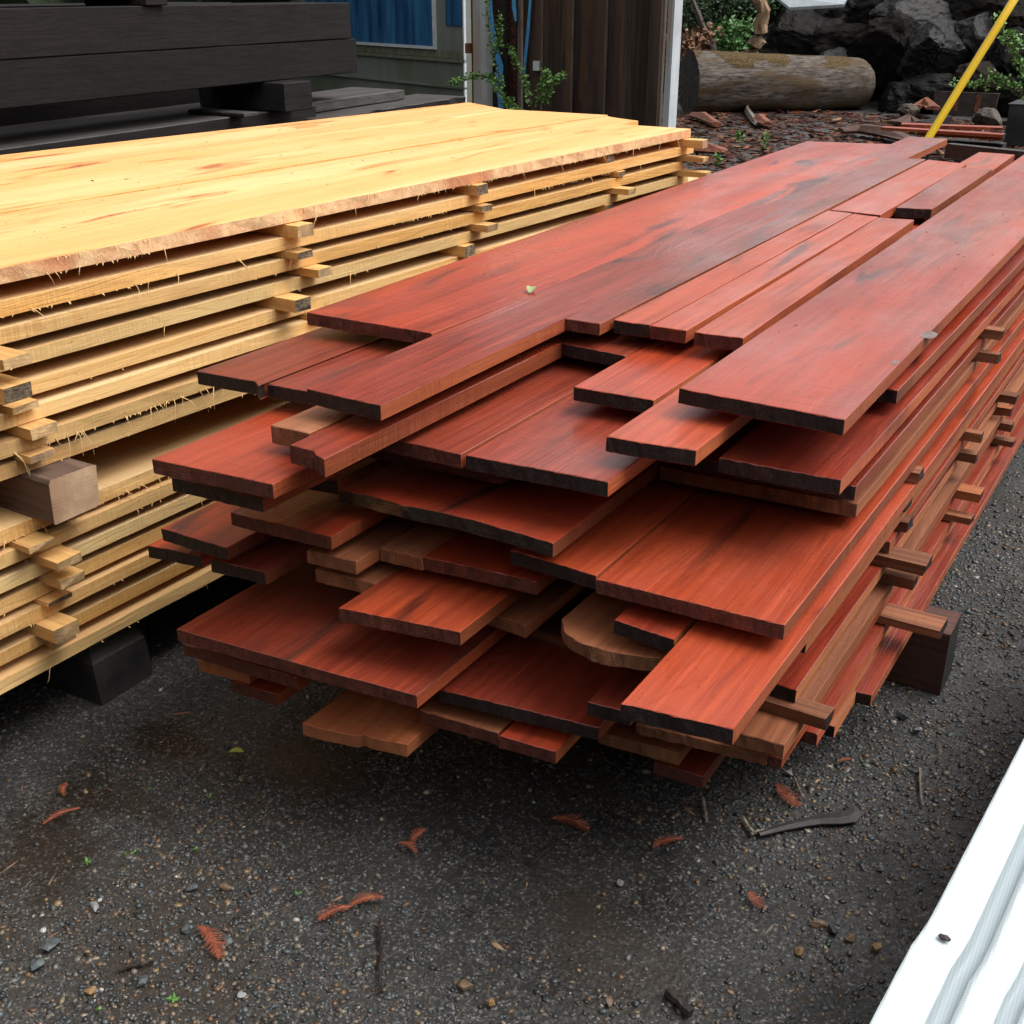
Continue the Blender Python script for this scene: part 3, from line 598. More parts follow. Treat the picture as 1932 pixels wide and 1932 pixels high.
# ------------------------------------------------------------------ SHED, POSTS, FENCE (on the line WN.p = WD)
def wall_quad(mb, s0, s1, z0, z1, off, th, mi=0):
    """box on the wall line between stations s0..s1 (metres along WT) and heights, front face off metres toward the camera"""
    P = lambda s, o_: WN * (WD - o_) + WT * s
    a = P(s0, off); b_ = P(s1, off); c = P(s1, off - th); d = P(s0, off - th)
    vs = [(a.x, a.y, z0), (b_.x, b_.y, z0), (c.x, c.y, z0), (d.x, d.y, z0), (a.x, a.y, z1), (b_.x, b_.y, z1), (c.x, c.y, z1), (d.x, d.y, z1)]
    mb.add(vs, [(0, 1, 5, 4), (1, 2, 6, 5), (2, 3, 7, 6), (3, 0, 4, 7), (4, 5, 6, 7), (3, 2, 1, 0)], mi); return mb
def st(px, py, off=0):      # station and height of a photo point lying on the wall
    p = at_wall(px, py, off); return Vector((p.x, p.y)).dot(WT), p.z
s_l = st(560, 100)[0] - 1.5; s_post = st(880, 100)[0]
SIDING = rough_mat('grey_green_siding', (.17, .19, .17), (.22, .24, .22), 6, .6, .1, (1, 1, .3), c3=(.13, .15, .10))
SIDING2 = rough_mat('mossy_strip', (.12, .13, .07), (.20, .21, .17), 12, .7, .3, (1, 1, .5))
TRIM = rough_mat('white_painted_trim', (.55, .60, .62), (.72, .76, .78), 14, .5, .1)
m_blue, nt, b = newmat('streaked_blue_glass'); v = objvec(nt, (9, 9, .9), False)
c = mix(nt, ramp(nt, noise_(nt, v, 1.0, 5, .6), [(.35, 0), (.65, 1)]), (.012, .05, .15), (.045, .19, .38)); c = mix(nt, ramp(nt, noise_(nt, objvec(nt, (22, 22, 1.5), False), 1.0, 4, .6), [(.55, 0), (.7, .7)]), c, (.10, .22, .30))
nt.links.new(c, b.inputs['Base Color']); b.inputs['Roughness'].default_value = .35
shed = empty('shed', (WN * WD + WT * (s_post - 1.5)).to_3d()); tag(shed, 'grey green shed with a blue window behind the black beams', 'shed')
def wpart(name, mat, *quads):
    m_ = MB()
    for q in quads: wall_quad(m_, *q)
    return m_.build(name, mat, shed)
wpart('wall', SIDING, (s_l, s_post, -.02, 3.4, 0, .12))
z_s1 = st(700, 102)[1]; z_s2 = st(700, 148)[1]
sA, zA = st(674, 75.3); sB, zB = st(824.6, 88)
wpart('siding_strip', SIDING2, (s_l, s_post, z_s1 + .02, zB - .035, .012, .011))
wpart('siding_ledge', SIDING2, (s_l, s_post, z_s1 - .02, z_s1 + .015, .03, .029))
wpart('siding_ledge', SIDING, (s_l, s_post, z_s2 - .012, z_s2 + .012, .03, .029))
wpart('siding_ledge', SIDING, (s_l, s_post, .22, .245, .03, .029))
wf = wpart('window', TRIM, (sA - 1.2, sB, zB - .03, zB + .0, .035, .034), (sB - .035, sB, zB + .001, 2.9, .034, .033), (sA - 1.2, sB, 2.9, 2.94, .034, .033))
pm = MB(); wall_quad(pm, sA - 1.2, sB - .036, zB + .001, 2.9, .014, .012); pn = pm.build('pane', m_blue, None); pn.parent = wf; pn.location = -Vector(shed.location) - Vector(wf.location) ; pn.location = (0, 0, 0)
s1_, z1_ = st(843, 48)
wpart('blue_panel', m_blue, (s1_, s_post - .06, z1_, 3.0, .013, .012))
wpart('corner_trim', TRIM, (s_post - .022, s_post, -.02, 3.4, .03, .029))
rf = MB(); wall_quad(rf, s_l - .2, s_post + .1, 3.41, 3.5, .25, 3.0); rf.build('roof', rough_mat('shed_roof', (.05, .05, .05), (.09, .09, .09), 20), shed)
wpart('side_wall', SIDING, (s_l, s_l + .12, -.02, 3.4, -.13, 2.6)); wpart('side_wall', SIDING, (s_post - .12, s_post, -.02, 3.4, -.13, 2.6))
# posts
RUSTP = rough_mat('rusty_white_steel', (.46, .50, .53), (.58, .62, .65), 6, .5, .1, (1, 1, .5), c3=(.42, .34, .27))
RUST = rough_mat('rust', (.10, .035, .015), (.26, .10, .04), 18, .8, .4, (1, 1, .3))
def post(px0, px1, label, off=.05, extra=True):
    sa = st(px0, 120, off)[0]; sb = st(px1, 120, off)[0]
    root = empty('steel_post', (WN * (WD - off) + WT * sa).to_3d()); tag(root, label, 'post', 'rusty white steel posts')
    m_ = MB(); wall_quad(m_, sa, sa + (sb - sa) * .60, -.05, 3.3, off, .09); m_.build('web', RUSTP, root)
    m_ = MB(); wall_quad(m_, sa + (sb - sa) * .66, sb, -.05, 3.3, off + .012, .10); m_.build('flange', RUSTP, root)
    m_ = MB(); wall_quad(m_, sa + (sb - sa) * .60, sa + (sb - sa) * .66, -.05, 3.3, off - .012, .08); m_.build('rust_seam', RUST, root)
    m_ = MB()
    wall_quad(m_, sa - .045 if extra else sa - .012, sa, -.05, 3.3, off - .01, .07); m_.build('rust_edge', RUST if extra else RUSTP, root)
    return root
p1 = post(893, 917, 'rusty white steel post left of the shrub, at the shed corner')
m_ = MB(); c0 = at_wall(884, 91, .07); m_.box(c0, (.06, .05, .10)); m_.build('hinge', RUST, p1)
p2 = post(1256, 1269, 'rusty white steel post at the right end of the dark board fence', extra=False)
# fence of vertical dark boards
FB = wood('dark_vertical_board', (.080, .058, .047), (.028, .021, .018), (.014, .011, .010), rough=(.6, .8), figure=.3, var=.45, spec=.25, bump=.6, axis=2, alt=(.125, .070, .042))
fence = empty('board_fence', (WN * WD + WT * st(1120, 100)[0]).to_3d()); tag(fence, 'tall fence of dark vertical boards between the two white steel posts', 'fence')
edges = [1003, 1027, 1062, 1084, 1114, 1147, 1172, 1200, 1224, 1246]
for a, b_ in zip(edges[:-1], edges[1:]):
    m_ = MB(); o1 = .01 + random.uniform(0, .02); wall_quad(m_, st(a, 120)[0] + .004, st(b_, 120)[0] - .004, -.02, 3.2, o1, .025); o = m_.build('fence_board', FB, fence)
m_ = MB(); wall_quad(m_, st(1003, 120)[0], st(1246, 120)[0], -.02, 3.19, -.022, .02); m_.build('backing_sheet', plain('dark_backing', (.01, .01, .01), .8), fence)
for pz in range(5): pass
BAT = rough_mat('pale_batten', (.10, .075, .06), (.20, .15, .12), 20, .8, .3, (1, 1, .2))
for xx in (1027, 1084, 1147):
    m_ = MB(); s_ = st(xx, 120)[0]; wall_quad(m_, s_ - .006, s_ + .008, -.02, 3.2, .045, .02); m_.build('batten', BAT, fence)
m_ = MB(); wall_quad(m_, st(1249, 120)[0], st(1252, 120)[0], -.02, 3.2, .02, .03); m_.build('end_strip', BAT, fence)
m_ = MB(); m_.box(at_wall(1013, 124, .05), (.07, .04, .09)); m_.build('white_box', plain('white_plastic', (.6, .63, .63)), fence)
# dark bay between left post and boards
bay = empty('rusty_mesh_screen', (WN * WD + WT * st(945, 100)[0]).to_3d()); tag(bay, 'rusty brown mesh screen between the left steel post and the fence boards', 'screen')
MESHM = rough_mat('rusty_mesh', (.008, .005, .004), (.11, .03, .017), 34, .8, 1.0, (1, 1, 1), lo=.45, hi=.6)
m_ = MB(); wall_quad(m_, st(919, 120)[0], st(975, 120)[0], -.02, 3.1, -.06, .03); m_.build('mesh_sheet', MESHM, bay)
m_ = MB(); wall_quad(m_, st(940, 120)[0], st(952, 120)[0], -.02, 3.1, .0, .05); m_.build('dark_upright', rough_mat('dark_upright', (.012, .01, .009), (.03, .022, .018), 12, .8), bay)
m_ = MB(); wall_quad(m_, st(975, 120)[0], st(1002, 120)[0], -.02, 3.1, -.08, .03); m_.build('back_board', FB, bay)
m_ = MB(); wall_quad(m_, st(981, 120)[0], st(987, 120)[0], -.02, 3.1, .03, .03); tag(m_.build('pale_pole', BAT, bay), 'thin pale upright pole')
BLUE = rough_mat('blue_tarp', (.05, .28, .60), (.13, .42, .75), 15, .5, .3)
def strip(pts, wd, mat, name, label, cat, off=.06):
    m_ = MB(); vs = []
    for (x, y), w_ in zip(pts, wd):
        for q, o_ in ((-w_ / 2, off), (w_ / 2, off), (w_ / 2, off - .01), (-w_ / 2, off - .01)): vs.append(at_wall(x + q, y, o_ + random.uniform(-.004, .004)))
    fs = []
    for i in range(len(pts) - 1):
        for k in range(4): fs.append((i * 4 + k, i * 4 + (k + 1) % 4, (i + 1) * 4 + (k + 1) % 4, (i + 1) * 4 + k))
    fs += [(3, 2, 1, 0), tuple(range(len(vs) - 4, len(vs)))]
    m_.add(vs, fs); o = m_.build(name, mat, origin=vs[-1]); tag(o, label, cat); return o
strip([(924, -30), (926, 20), (930, 60), (936, 95), (944, 125), (940, 160), (944, 185), (948, 240)], [6, 7, 8, 9, 12, 13, 10, 12], BLUE, 'blue_tarp_strip', 'ragged bright blue tarp strip hanging behind the shrub', 'tarp')
strip([(968, -30), (970, 15), (973, 40)], [6, 8, 4], BLUE, 'blue_tarp_strip', 'short blue tarp shred hanging at the top left of the pale pole', 'tarp')
strip([(1003, -30), (999, 20), (996, 60), (991, 110), (989, 140)], [5, 5, 6, 5, 3], BLUE, 'blue_tarp_strip', 'thin faded blue strip right of the pale pole', 'tarp')

# ------------------------------------------------------------------ leafy things
LEAF = rough_mat('leaf_green', (.09, .20, .045), (.20, .36, .10), 40, .5, .2)
LEAF2 = rough_mat('dark_leaf', (.012, .035, .010), (.035, .08, .022), 30, .55, .2)
LEAF3 = rough_mat('cabbage_leaf', (.05, .15, .05), (.13, .27, .11), 20, .5, .3)
TWIG = plain('twig', (.06, .035, .025), .8); BARK = rough_mat('bark', (.10, .06, .035), (.30, .20, .11), 14, .8, .9, (1, 1, .4), c3=(.06, .035, .02))
def leaf(mb, p, size, dirv=None):
    d = dirv or Vector((random.uniform(-1, 1), random.uniform(-1, 1), random.uniform(-.3, .8))).normalized()
    a = d.cross(Vector((random.uniform(-1, 1), random.uniform(-1, 1), random.uniform(-1, 1)))).normalized(); n = d.cross(a)
    w = size * random.uniform(.28, .4); L_ = size * random.uniform(.7, 1.2)
    mb.add([p, p + d * L_ * .4 + a * w + n * w * .3, p + d * L_, p + d * L_ * .4 - a * w + n * w * .3, p + d * L_ * .45], [(0, 1, 4), (1, 2, 4), (2, 3, 4), (3, 0, 4)])
def shrub(name, branches, lsize, nleaf, label, cat, group=None, lm=LEAF, r0=.008):
    root = empty(name, branches[0][0]); tag(root, label, cat, group)
    tw = MB(); lf = MB()
    for br in branches:
        pts = [Vector(p) for p in br]; n = len(pts); tw.tube(pts, [r0 * (1 - .8 * i / (n - 1)) for i in range(n)], 5)
        for _ in range(nleaf):
            t_ = random.uniform(.25, 1) * (n - 1); i = min(int(t_), n - 2); p = pts[i].lerp(pts[i + 1], t_ - i)
            tip = p + Vector([random.gauss(0, 1) for _ in range(3)]).normalized() * lsize * random.uniform(.2, 2.2)
            for _k in range(2): leaf(lf, p.lerp(tip, random.uniform(.3, 1)), lsize)
    tw.build('stem', TWIG, root, origin=None); lf.build('foliage', lm, root, origin=None); return root
wp = lambda x, y, off: at_wall(x, y, off)
def curve(pts, n=3):
    out = []
    for i in range(len(pts) - 1):
        for k in range(n): out.append(pts[i].lerp(pts[i + 1], k / n) + Vector([random.gauss(0, .006) for _ in range(3)]) * (1 if i or k else 0))
    return out + [pts[-1]]
B0 = wp(1000, 300, .6); shb = [[(985, 300, .6), (975, 225, .6), (950, 180, .5), (932, 110, .5), (922, 50, .4), (918, -20, .4)], [(950, 180, .5), (935, 150, .55), (905, 143, .6), (870, 150, .7), (850, 158, .7)],
       [(1000, 300, .6), (1003, 200, .6), (990, 150, .5), (970, 110, .5), (962, 90, .5)], [(1003, 200, .6), (1020, 165, .6), (1045, 155, .6), (1066, 140, .6)],
       [(1003, 200, .6), (1025, 190, .6), (1035, 170, .6)], [(985, 300, .6), (960, 200, .6), (935, 165, .6), (925, 140, .5)], [(1010, 300, .6), (1000, 230, .6), (975, 200, .6), (950, 195, .6)], [(932, 110, .5), (940, 80, .5), (945, 30, .5)], [(1020, 165, .6), (1028, 155, .6), (1030, 135, .6)]]
shrub('shrub', [curve([wp(*q) for q in b_]) for b_ in shb], .036, 110, 'light green twiggy shrub growing between the left steel post and the fence', 'shrub', r0=.008)
# trees / bushes right of the fence
def bush(name, c, r, n, lsize, label, lm, group, flat=1.0, trunk=None):
    root = empty(name, (c[0], c[1], 0)); tag(root, label, 'tree' if trunk else 'bush', group)
    lf = MB(); cl = [(Vector((random.gauss(0, .45) * r, random.gauss(0, .45) * r, random.uniform(-.9, .9) * r * flat)), random.uniform(.16, .34) * r) for _ in range(46)]
    for _ in range(n):
        cc, cr = random.choice(cl); v_ = Vector([random.gauss(0, .6) for _ in range(3)]) * cr
        leaf(lf, Vector(c) + cc + v_, lsize)
    lf.build('foliage', lm, root)
    tk = MB(); 
    for _ in range(4):
        a = random.uniform(0, 6.28); tk.tube([Vector((c[0], c[1], -.05)), Vector((c[0] + .1 * math.cos(a), c[1] + .1 * math.sin(a), c[2] * .6)), Vector((c[0] + r * .5 * math.cos(a), c[1] + r * .5 * math.sin(a), c[2] + r * .4))], [.05, .035, .012], 6)
    tk.build('trunk', BARK if trunk else TWIG, root); return root
T1 = at(1330, 150, 0)
for i, (x, y, yy, r, lm, lab) in enumerate([(1300, 60, 21.5, 1.1, LEAF2, 'dark leafy bush just right of the white steel post'), (1360, 20, 23, 1.5, LEAF2, 'dark tall bush behind the leaning dead trunks'), (1430, 60, 22.5, 1.0, LEAF2, 'dark bush between the broken trunk and the black pile'),
        (1375, 95, 20.0, .42, rough_mat('mid_leaf', (.04, .11, .025), (.09, .20, .05), 30, .5), 'brighter green young bush just above the middle of the log'), (1310, 118, 19.5, .42, rough_mat('dry_brown_foliage', (.12, .06, .03), (.30, .16, .09), 30, .7), 'dry brown foliage clump above the left end of the log'),
        (1250, 0, 24, 2.0, LEAF2, 'dark tree mass behind the fence top'), (1500, -60, 27, 2.2, LEAF2, 'dark tree crown high behind the black pile'), (1300, -70, 25, 2.2, LEAF2, 'dark overhanging crown above the log')]):
    c_ = at_y(x, y, yy * .92); bush('leafy_bush' if i < 6 else 'dark_tree', (c_.x, c_.y, max(c_.z, r * .6)), r, 5200 if i < 3 or i > 4 else 1500, .09 if lm is not LEAF else .07, lab, lm, 'bushes behind the log', 1.1, trunk=(i >= 6))
def trunk_thing(pxs, yy, r, label, mat, name='dead_trunk', n=3):
    pts = [at_y(x, y, yy) for x, y in pxs]; pts = [Vector((pts[0].x, pts[0].y, 0.0))] + pts if pts[0].z > .05 else pts
    m_ = MB(); fine = []
    for i in range(len(pts) - 1):
        for k in range(n): fine.append(pts[i].lerp(pts[i + 1], k / n) + Vector([random.gauss(0, r * .12) for _ in range(3)]))
    fine.append(pts[-1]); m_.tube(fine, [r * (1 - .35 * i / len(fine)) for i in range(len(fine))], 12, jit=.16)
    o = m_.build(name, mat, origin=fine[0]); tag(o, label, 'tree trunk', 'dead trunks behind the log'); return o
trunk_thing([(1395, 165), (1405, 120), (1420, 95), (1437, 60), (1440, 20), (1425, -30)], 17.6, .13, 'broken splintered tan trunk leaning right behind the log', BARK)
trunk_thing([(1355, 160), (1353, 110), (1335, 70), (1318, 30), (1300, -20)], 18.0, .06, 'thin dark dead trunk leaning left behind the log', rough_mat('dark_bark', (.02, .013, .012), (.09, .06, .055), 16, .7, .8))
# ------------------------------------------------------------------ log
def make_log():
    L0 = at(1312, 216, 0); L1 = at(1652, 208, 0); d = (L1 - L0).normalized(); side = Vector((-d.y, d.x, 0)); LL = (L1 - L0).length
    n = 56; seg = 60; rings = []; r0, r1 = .43, .36
    c0 = L0 + side * .35
    for i in range(seg + 1):
        t_ = i / seg; r = r0 + (r1 - r0) * t_; cz = .41 - .07 * t_
        if t_ > .93: r *= 1 - .30 * ((t_ - .93) / .07) ** 2
        for k in range(n):
            a = 6.28318 * k / n; rr = r * (1 + .06 * noise.noise((math.cos(a) * 2, math.sin(a) * 2, t_ * 4)) + .03 * noise.noise((a * 7, 2.0, t_ * 6)) - .02 * max(0, noise.noise((a * 20, 4.0, t_ * 3))))
            rings.append((LL * t_ + .012 * noise.noise((a * 6, i * .9, 0)), math.cos(a) * rr, cz + math.sin(a) * rr))
    fs = [(i * n + k, i * n + (k + 1) % n, (i + 1) * n + (k + 1) % n, (i + 1) * n + k) for i in range(seg) for k in range(n)]
    root = empty('fallen_log', c0); root.rotation_euler = (0, 0, math.atan2(d.y, d.x)); tag(root, 'thick weathered grey brown log lying on the ground beyond the stacks', 'log')
    LOGM = rough_mat('log_surface', (.030, .023, .018), (.155, .130, .110), 5, .85, 1.0, (1.2, 6, 6), c3=(.085, .055, .028), lo=.36, hi=.64, seed=False, spec=.2)
    def lb(name, vs, fs, mat, sm=False):
        m_ = MB(); m_.add(vs, fs); o = m_.build(name, mat, None, smooth=sm); o.parent = root; return o
    lb('trunk', rings, fs, LOGM, True)
    lb('cut_end', [(0, 0, .41)] + rings[:n], [(0, 1 + (k + 1) % n, 1 + k) for k in range(n)], rough_mat('log_end', (.012, .010, .009), (.045, .034, .026), 6, .8, .6))
    lb('cut_end', [(LL, 0, .34)] + rings[-n:], [(0, 1 + k, 1 + (k + 1) % n) for k in range(n)], rough_mat('log_end_mossy', (.06, .045, .02), (.13, .09, .04), 8, .8, .6))
    mo = [(x, y * 1.008, (z - .4) * 1.012 + .4) for (x, y, z) in rings]
    mf = [f for f in fs if mo[f[0]][2] > .62 and noise.noise((mo[f[0]][0] * 2.2, mo[f[0]][1] * 3, 7)) + (mo[f[0]][2] - .70) * 3 > .05]
    lb('moss', mo, mf, rough_mat('brown_moss', (.045, .030, .015), (.115, .078, .036), 25, .9, .9, spec=.1))
make_log()
# ------------------------------------------------------------------ black pile of burl blocks
ROCK = rough_mat('black_wet_burl', (.0014, .0014, .0015), (.0045, .0043, .0042), 4.0, .7, 1.0, (1, 1, 1), c3=(.007, .0055, .0048), lo=.35, hi=.75, spec=.16)
ROCKS = [ROCK, rough_mat('brownish_burl', (.002, .0017, .0015), (.008, .006, .005), 5, .8, 1.0, c3=(.014, .009, .006), spec=.12), rough_mat('greyish_burl', (.002, .002, .0022), (.009, .009, .0095), 4, .6, 1.0, c3=(.010, .009, .008), spec=.25)]
def ico(sub=2):
    import bmesh
    bm = bmesh.new(); bmesh.ops.create_icosphere(bm, subdivisions=sub, radius=1)
    V = [v.co.copy() for v in bm.verts]; Fs = [tuple(v.index for v in f.verts) for f in bm.faces]; bm.free(); return V, Fs
IV, IF = ico(5); IV1, IF1 = ico(1)
def boulder(name, c, r, mat, label, cat, group, sq=(1, 1, 1), seed=0, facet=.35, sharp=True):
    sdv = Vector((seed * 3.7, seed * 1.3, seed * 7.1)); vs = []
    planes = [(Vector([random.gauss(0, 1) for _ in range(3)]).normalized(), random.uniform(.62, .88)) for _ in range(9)]
    Rm_ = Matrix.Rotation(random.uniform(0, 6), 3, 'Z')
    for v_ in IV:
        q = v_ * (1 + facet * .35 * noise.noise(v_ * 1.1 + sdv) + .13 * noise.noise(v_ * 3.0 + sdv) + .02 * noise.noise(v_ * 10 + sdv))
        for n_, d_ in planes:
            dd = q.dot(n_) - d_
            if dd > 0: q = q - n_ * dd * .96
        q *= 1 + .040 * noise.noise(v_ * 6 + sdv) + .025 * noise.noise(v_ * 14 + sdv) + .012 * noise.noise(v_ * 34 + sdv)
        q = Rm_ @ Vector((q.x * sq[0], q.y * sq[1], q.z * sq[2])); vs.append(Vector(c) + q * r)
    m_ = MB(); m_.add(vs, IF); o = m_.build(name, mat, origin=c, smooth=False); tag(o, label, cat, group); return o
PB = [(1470, 175, 48), (1530, 160, 52), (1590, 150, 45), (1520, 85, 62), (1600, 100, 55), (1660, 150, 48), (1700, 195, 40), (1690, 100, 62), (1770, 110, 62), (1760, 180, 48), (1840, 160, 46), (1850, 90, 58), (1925, 120, 60), (1900, 190, 42),
      (1480, 30, 58), (1570, 35, 58), (1650, 45, 60), (1735, 40, 60), (1820, 30, 62), (1905, 35, 62), (1535, -30, 62), (1640, -30, 62), (1750, -35, 62), (1860, -35, 62), (1965, -20, 66), (1980, 80, 62), (1985, 170, 56), (1455, 110, 44), (2060, 120, 80), (2050, 20, 80), (2060, 200, 60)]
PB = [q for q in PB if q[0] < 1990]
rowt = lambda y: 'bottom' if y > 140 else 'middle' if y > 60 else 'upper'
for i, (x, y, r) in enumerate(PB):
    yy = (19.6 if x < 1690 else 18.2) + max(0, 180 - y) * .011 + random.uniform(-.2, .2); c_ = at_y(x, y, yy); R_ = r / F * (c_.length) * 1.12
    rk = sorted(q[0] for q in PB if rowt(q[1]) == rowt(y)).index(x)
    boulder('burl_block', c_, R_ * (1.1 if x < 1690 else 1), ROCKS[i % 3], 'black burl block, %s from the left in the %s row of the dark pile' % (ord_[rk], rowt(y)), 'burl block', 'black burl blocks of the pile', (random.uniform(.9, 1.45), random.uniform(.7, 1.1), random.uniform(.65, 1.1)), i)
# backing of the pile and flat pale sheets on it
m_ = MB()
for x, y, w, h_, tl in ((1535, 5, 95, 14, .12),):
    a = at_y(1462, -8, 18.6); b_ = at_y(1600, -6, 18.6); c_ = at_y(1592, 8, 18.3); d_ = at_y(1490, 14, 18.3); up = Vector((0, 0, -.04))
    m_.add([a, b_, c_, d_, a + up, b_ + up, c_ + up, d_ + up], [(0, 1, 2, 3), (4, 7, 6, 5), (0, 4, 5, 1), (1, 5, 6, 2), (2, 6, 7, 3), (3, 7, 4, 0)])
tag(m_.build('pale_sheet', rough_mat('pale_wet_sheet', (.20, .23, .25), (.32, .36, .38), 5, .25, .1), origin=m_.v[0]), 'pale grey sheet lying on top of the dark pile at the photo top', 'sheet')
hb = MB(); p_ = at_y(1460, 100, 20.5)
# low earth bank carrying the pile (terrain)
bank = MB(); bxs = np.linspace(-7.2, 6, 34); bys = np.linspace(19.4, 36, 30)
for yy in bys:
    for xx in bxs: bank.v.append((float(xx), float(yy), -.1 + min(3.6, max(0, (yy - 19.9)) * .85) * min(1, max(0, (xx + 7.0) * 1.2)) + .15 * noise.noise((xx, yy, 0))))
bank.f = [(j * 34 + i, j * 34 + i + 1, (j + 1) * 34 + i + 1, (j + 1) * 34 + i) for j in range(29) for i in range(33)]; bank.m = [0] * len(bank.f)
tag(bank.build('earth_bank', rough_mat('dark_earth', (.008, .007, .006), (.022, .018, .014), 4, .8, .8), smooth=True), 'dark earth bank behind the black pile', kind='structure')

# ------------------------------------------------------------------ yellow pole
ya_ = at_y(1757, 252, 7.1); yb_ = at_y(1918, -8, 7.5); dr = (yb_ - ya_).normalized(); p0 = ya_ - dr * ((ya_.z + .03) / dr.z); p3 = yb_ + dr * .7
m_ = MB(); m_.tube([p0, p0.lerp(p3, .33), p0.lerp(p3, .66), p3], .0225, 20)
m_.build('yellow_pole', [plain('yellow_plastic', (.78, .50, .012), .35)], origin=p0, smooth=True)
tag(bpy.data.objects['yellow_pole'], 'bright yellow plastic covered guy pole slanting up behind the red stack', 'pole')

# ------------------------------------------------------------------ far right plank stack etc.
def plank_between(pa, pb, w, t, z, mats, label, group, name='redwood_plank', cat='plank'):
    a = at(*pa, z); b_ = at(*pb, z); d = (b_ - a).normalized(); n_ = Vector((-d.y, d.x, 0)); m_ = MB()
    q = [a, b_, b_ + n_ * w, a + n_ * w]; dn = Vector((0, 0, -t)); V = q + [v_ + dn for v_ in q]
    m_.add(V, [(0, 1, 2, 3), (7, 6, 5, 4), (0, 4, 5, 1), (1, 5, 6, 2), (2, 6, 7, 3), (3, 7, 4, 0)], [0, 0, 1, 2, 1, 2]); o = m_.build(name, mats, origin=a); tag(o, label, cat, group); return o
PM = (wood('pink_plank', (.42, .10, .06), (.28, .06, .035), (.16, .035, .03), rough=(.3, .5), figure=.2, var=.15, axis=0), SIDE, END_D)
PD = (GREYW, BLK, BLK_END)
GP = 'planks stacked at the far right'
plank_between((1662, 240), (1892,254), .14, .03, .31, PM, 'uppermost pink plank in the far stack by the yellow pole, the longest', GP)
plank_between((1700, 234), (1892,241), .16, .03, .335, PM, 'pink plank at the back of the far stack, behind the longest one', GP)
plank_between((1735, 250), (1892,259), .12, .03, .27, PM, 'pink plank one step below the longest in the far stack', GP)
plank_between((1745, 262), (1892,272), .16, .04, .20, PD, 'grey weathered plank under the pink ones in the far stack', GP)
plank_between((1785, 271), (1980, 291), .10, .13, .30, (GREYW, TIM, BLK_END), 'dark squared beam lying just beyond the end of the red stack', GP, 'dark_beam', 'beam')
for xx, yl in ((1720, 252), (1880, 262)):
    p = at(xx, yl, 0); timber('support_timber', p.x + .2, p.y + .3, .16, 1.1, -.01, .16, [BLK, BLK_END], 'dark bearer under the far plank stack, %s one' % ('left' if xx < 1800 else 'right'), group='bearers of the far planks')
# black bin / sheet at right edge
pb = at(1890, 275, 0); m_ = MB(); 
root = empty('black_box', (pb.x, pb.y, 0)); tag(root, 'matt black box at the right edge beyond the red stack', 'box')
m_.box((pb.x + .45, pb.y + .35, .22), (.9, .6, .44), mi=0, jit=.008); m_.build('body', rough_mat('black_plastic', (.014, .017, .019), (.028, .032, .035), 8, .45, .2, c3=(.06, .07, .075)), root)
m_ = MB(); m_.box((pb.x + .45, pb.y + .35, .447), (.93, .63, .012)); m_.build('rim', plain('black_rim', (.05, .055, .06), .3), root)
# small blocks, bark slabs, plants near the pile
def bark_slab(pxs, z, w, label, mat, group='bark slabs and scraps on the ground behind'):
    pts = [at(x, y, z) for x, y in pxs]; m_ = MB(); vs = []; n = len(pts)
    for i, p in enumerate(pts):
        d = (pts[min(i + 1, n - 1)] - pts[max(i - 1, 0)]).normalized(); s_ = Vector((-d.y, d.x, 0)); hh = .02 + .05 * math.sin(math.pi * i / (n - 1))
        for a, b2 in ((-.5, 0), (-.2, hh), (.2, hh), (.5, 0), (.4, -.03), (-.4, -.03)): vs.append(p + s_ * a * w * (.7 + .3 * math.sin(math.pi * i / (n - 1))) + Vector((0, 0, b2 + .03)) + Vector([random.uniform(-.01, .01) for _ in range(3)]))
    fs = []
    for i in range(n - 1):
        for k in range(6): fs.append((i * 6 + k, i * 6 + (k + 1) % 6, (i + 1) * 6 + (k + 1) % 6, (i + 1) * 6 + k))
    fs += [(5, 4, 3, 2, 1, 0), tuple(range((n - 1) * 6, n * 6))]; m_.add(vs, fs); o = m_.build('bark_slab', mat, origin=pts[0]); tag(o, label, 'bark slab', group); return o
BK1 = rough_mat('dark_bark_slab', (.03, .014, .010), (.10, .045, .03), 14, .7, .9, (1, 1, 1)); BK2 = rough_mat('red_bark_slab', (.09, .028, .016), (.26, .085, .04), 14, .7, .9); BK3 = rough_mat('grey_stick', (.10, .085, .075), (.24, .20, .17), 20, .8, .8)
bark_slab([(1585, 250), (1625, 249), (1670, 256), (1712, 268)], .05, .28, 'long curled dark bark slab just beyond the far end of the red stack', BK1)
bark_slab([(1427, 226), (1434, 231), (1448, 238)], .04, .2, 'bright orange split scrap in front of the log', BK2)
bark_slab([(1410, 195), (1409, 215), (1420, 232), (1428, 238)], .02, .07, 'curved grey stick standing against the log', BK3)
bark_slab([(1306, 220), (1326, 226), (1352, 238)], .03, .16, 'reddish bark slab at the left foot of the log', BK2)
bark_slab([(1300, 288), (1335, 289), (1372, 292)], .02, .2, 'flat reddish strip on the ground right of the yellow stack corner', BK2)
bark_slab([(1690, 236), (1712, 232), (1730, 236)], .03, .4, 'dark bark slab right of the long log', BK1)
bark_slab([(1725, 205), (1745, 198), (1760, 207)], .12, .3, 'red stringy bark heap left of the yellow pole base', BK2)
pc = at(1822, 216, 0)
mb = MB(); mb.box((pc.x, pc.y, .15), (.85, .4, .30), jit=.02); o = mb.build('cut_block', rough_mat('dark_cut_block', (.018, .014, .012), (.05, .036, .03), 10, .7, .7), origin=(pc.x, pc.y, 0)); tag(o, 'dark squared wood block with orange saw marks beside the yellow pole', 'block')
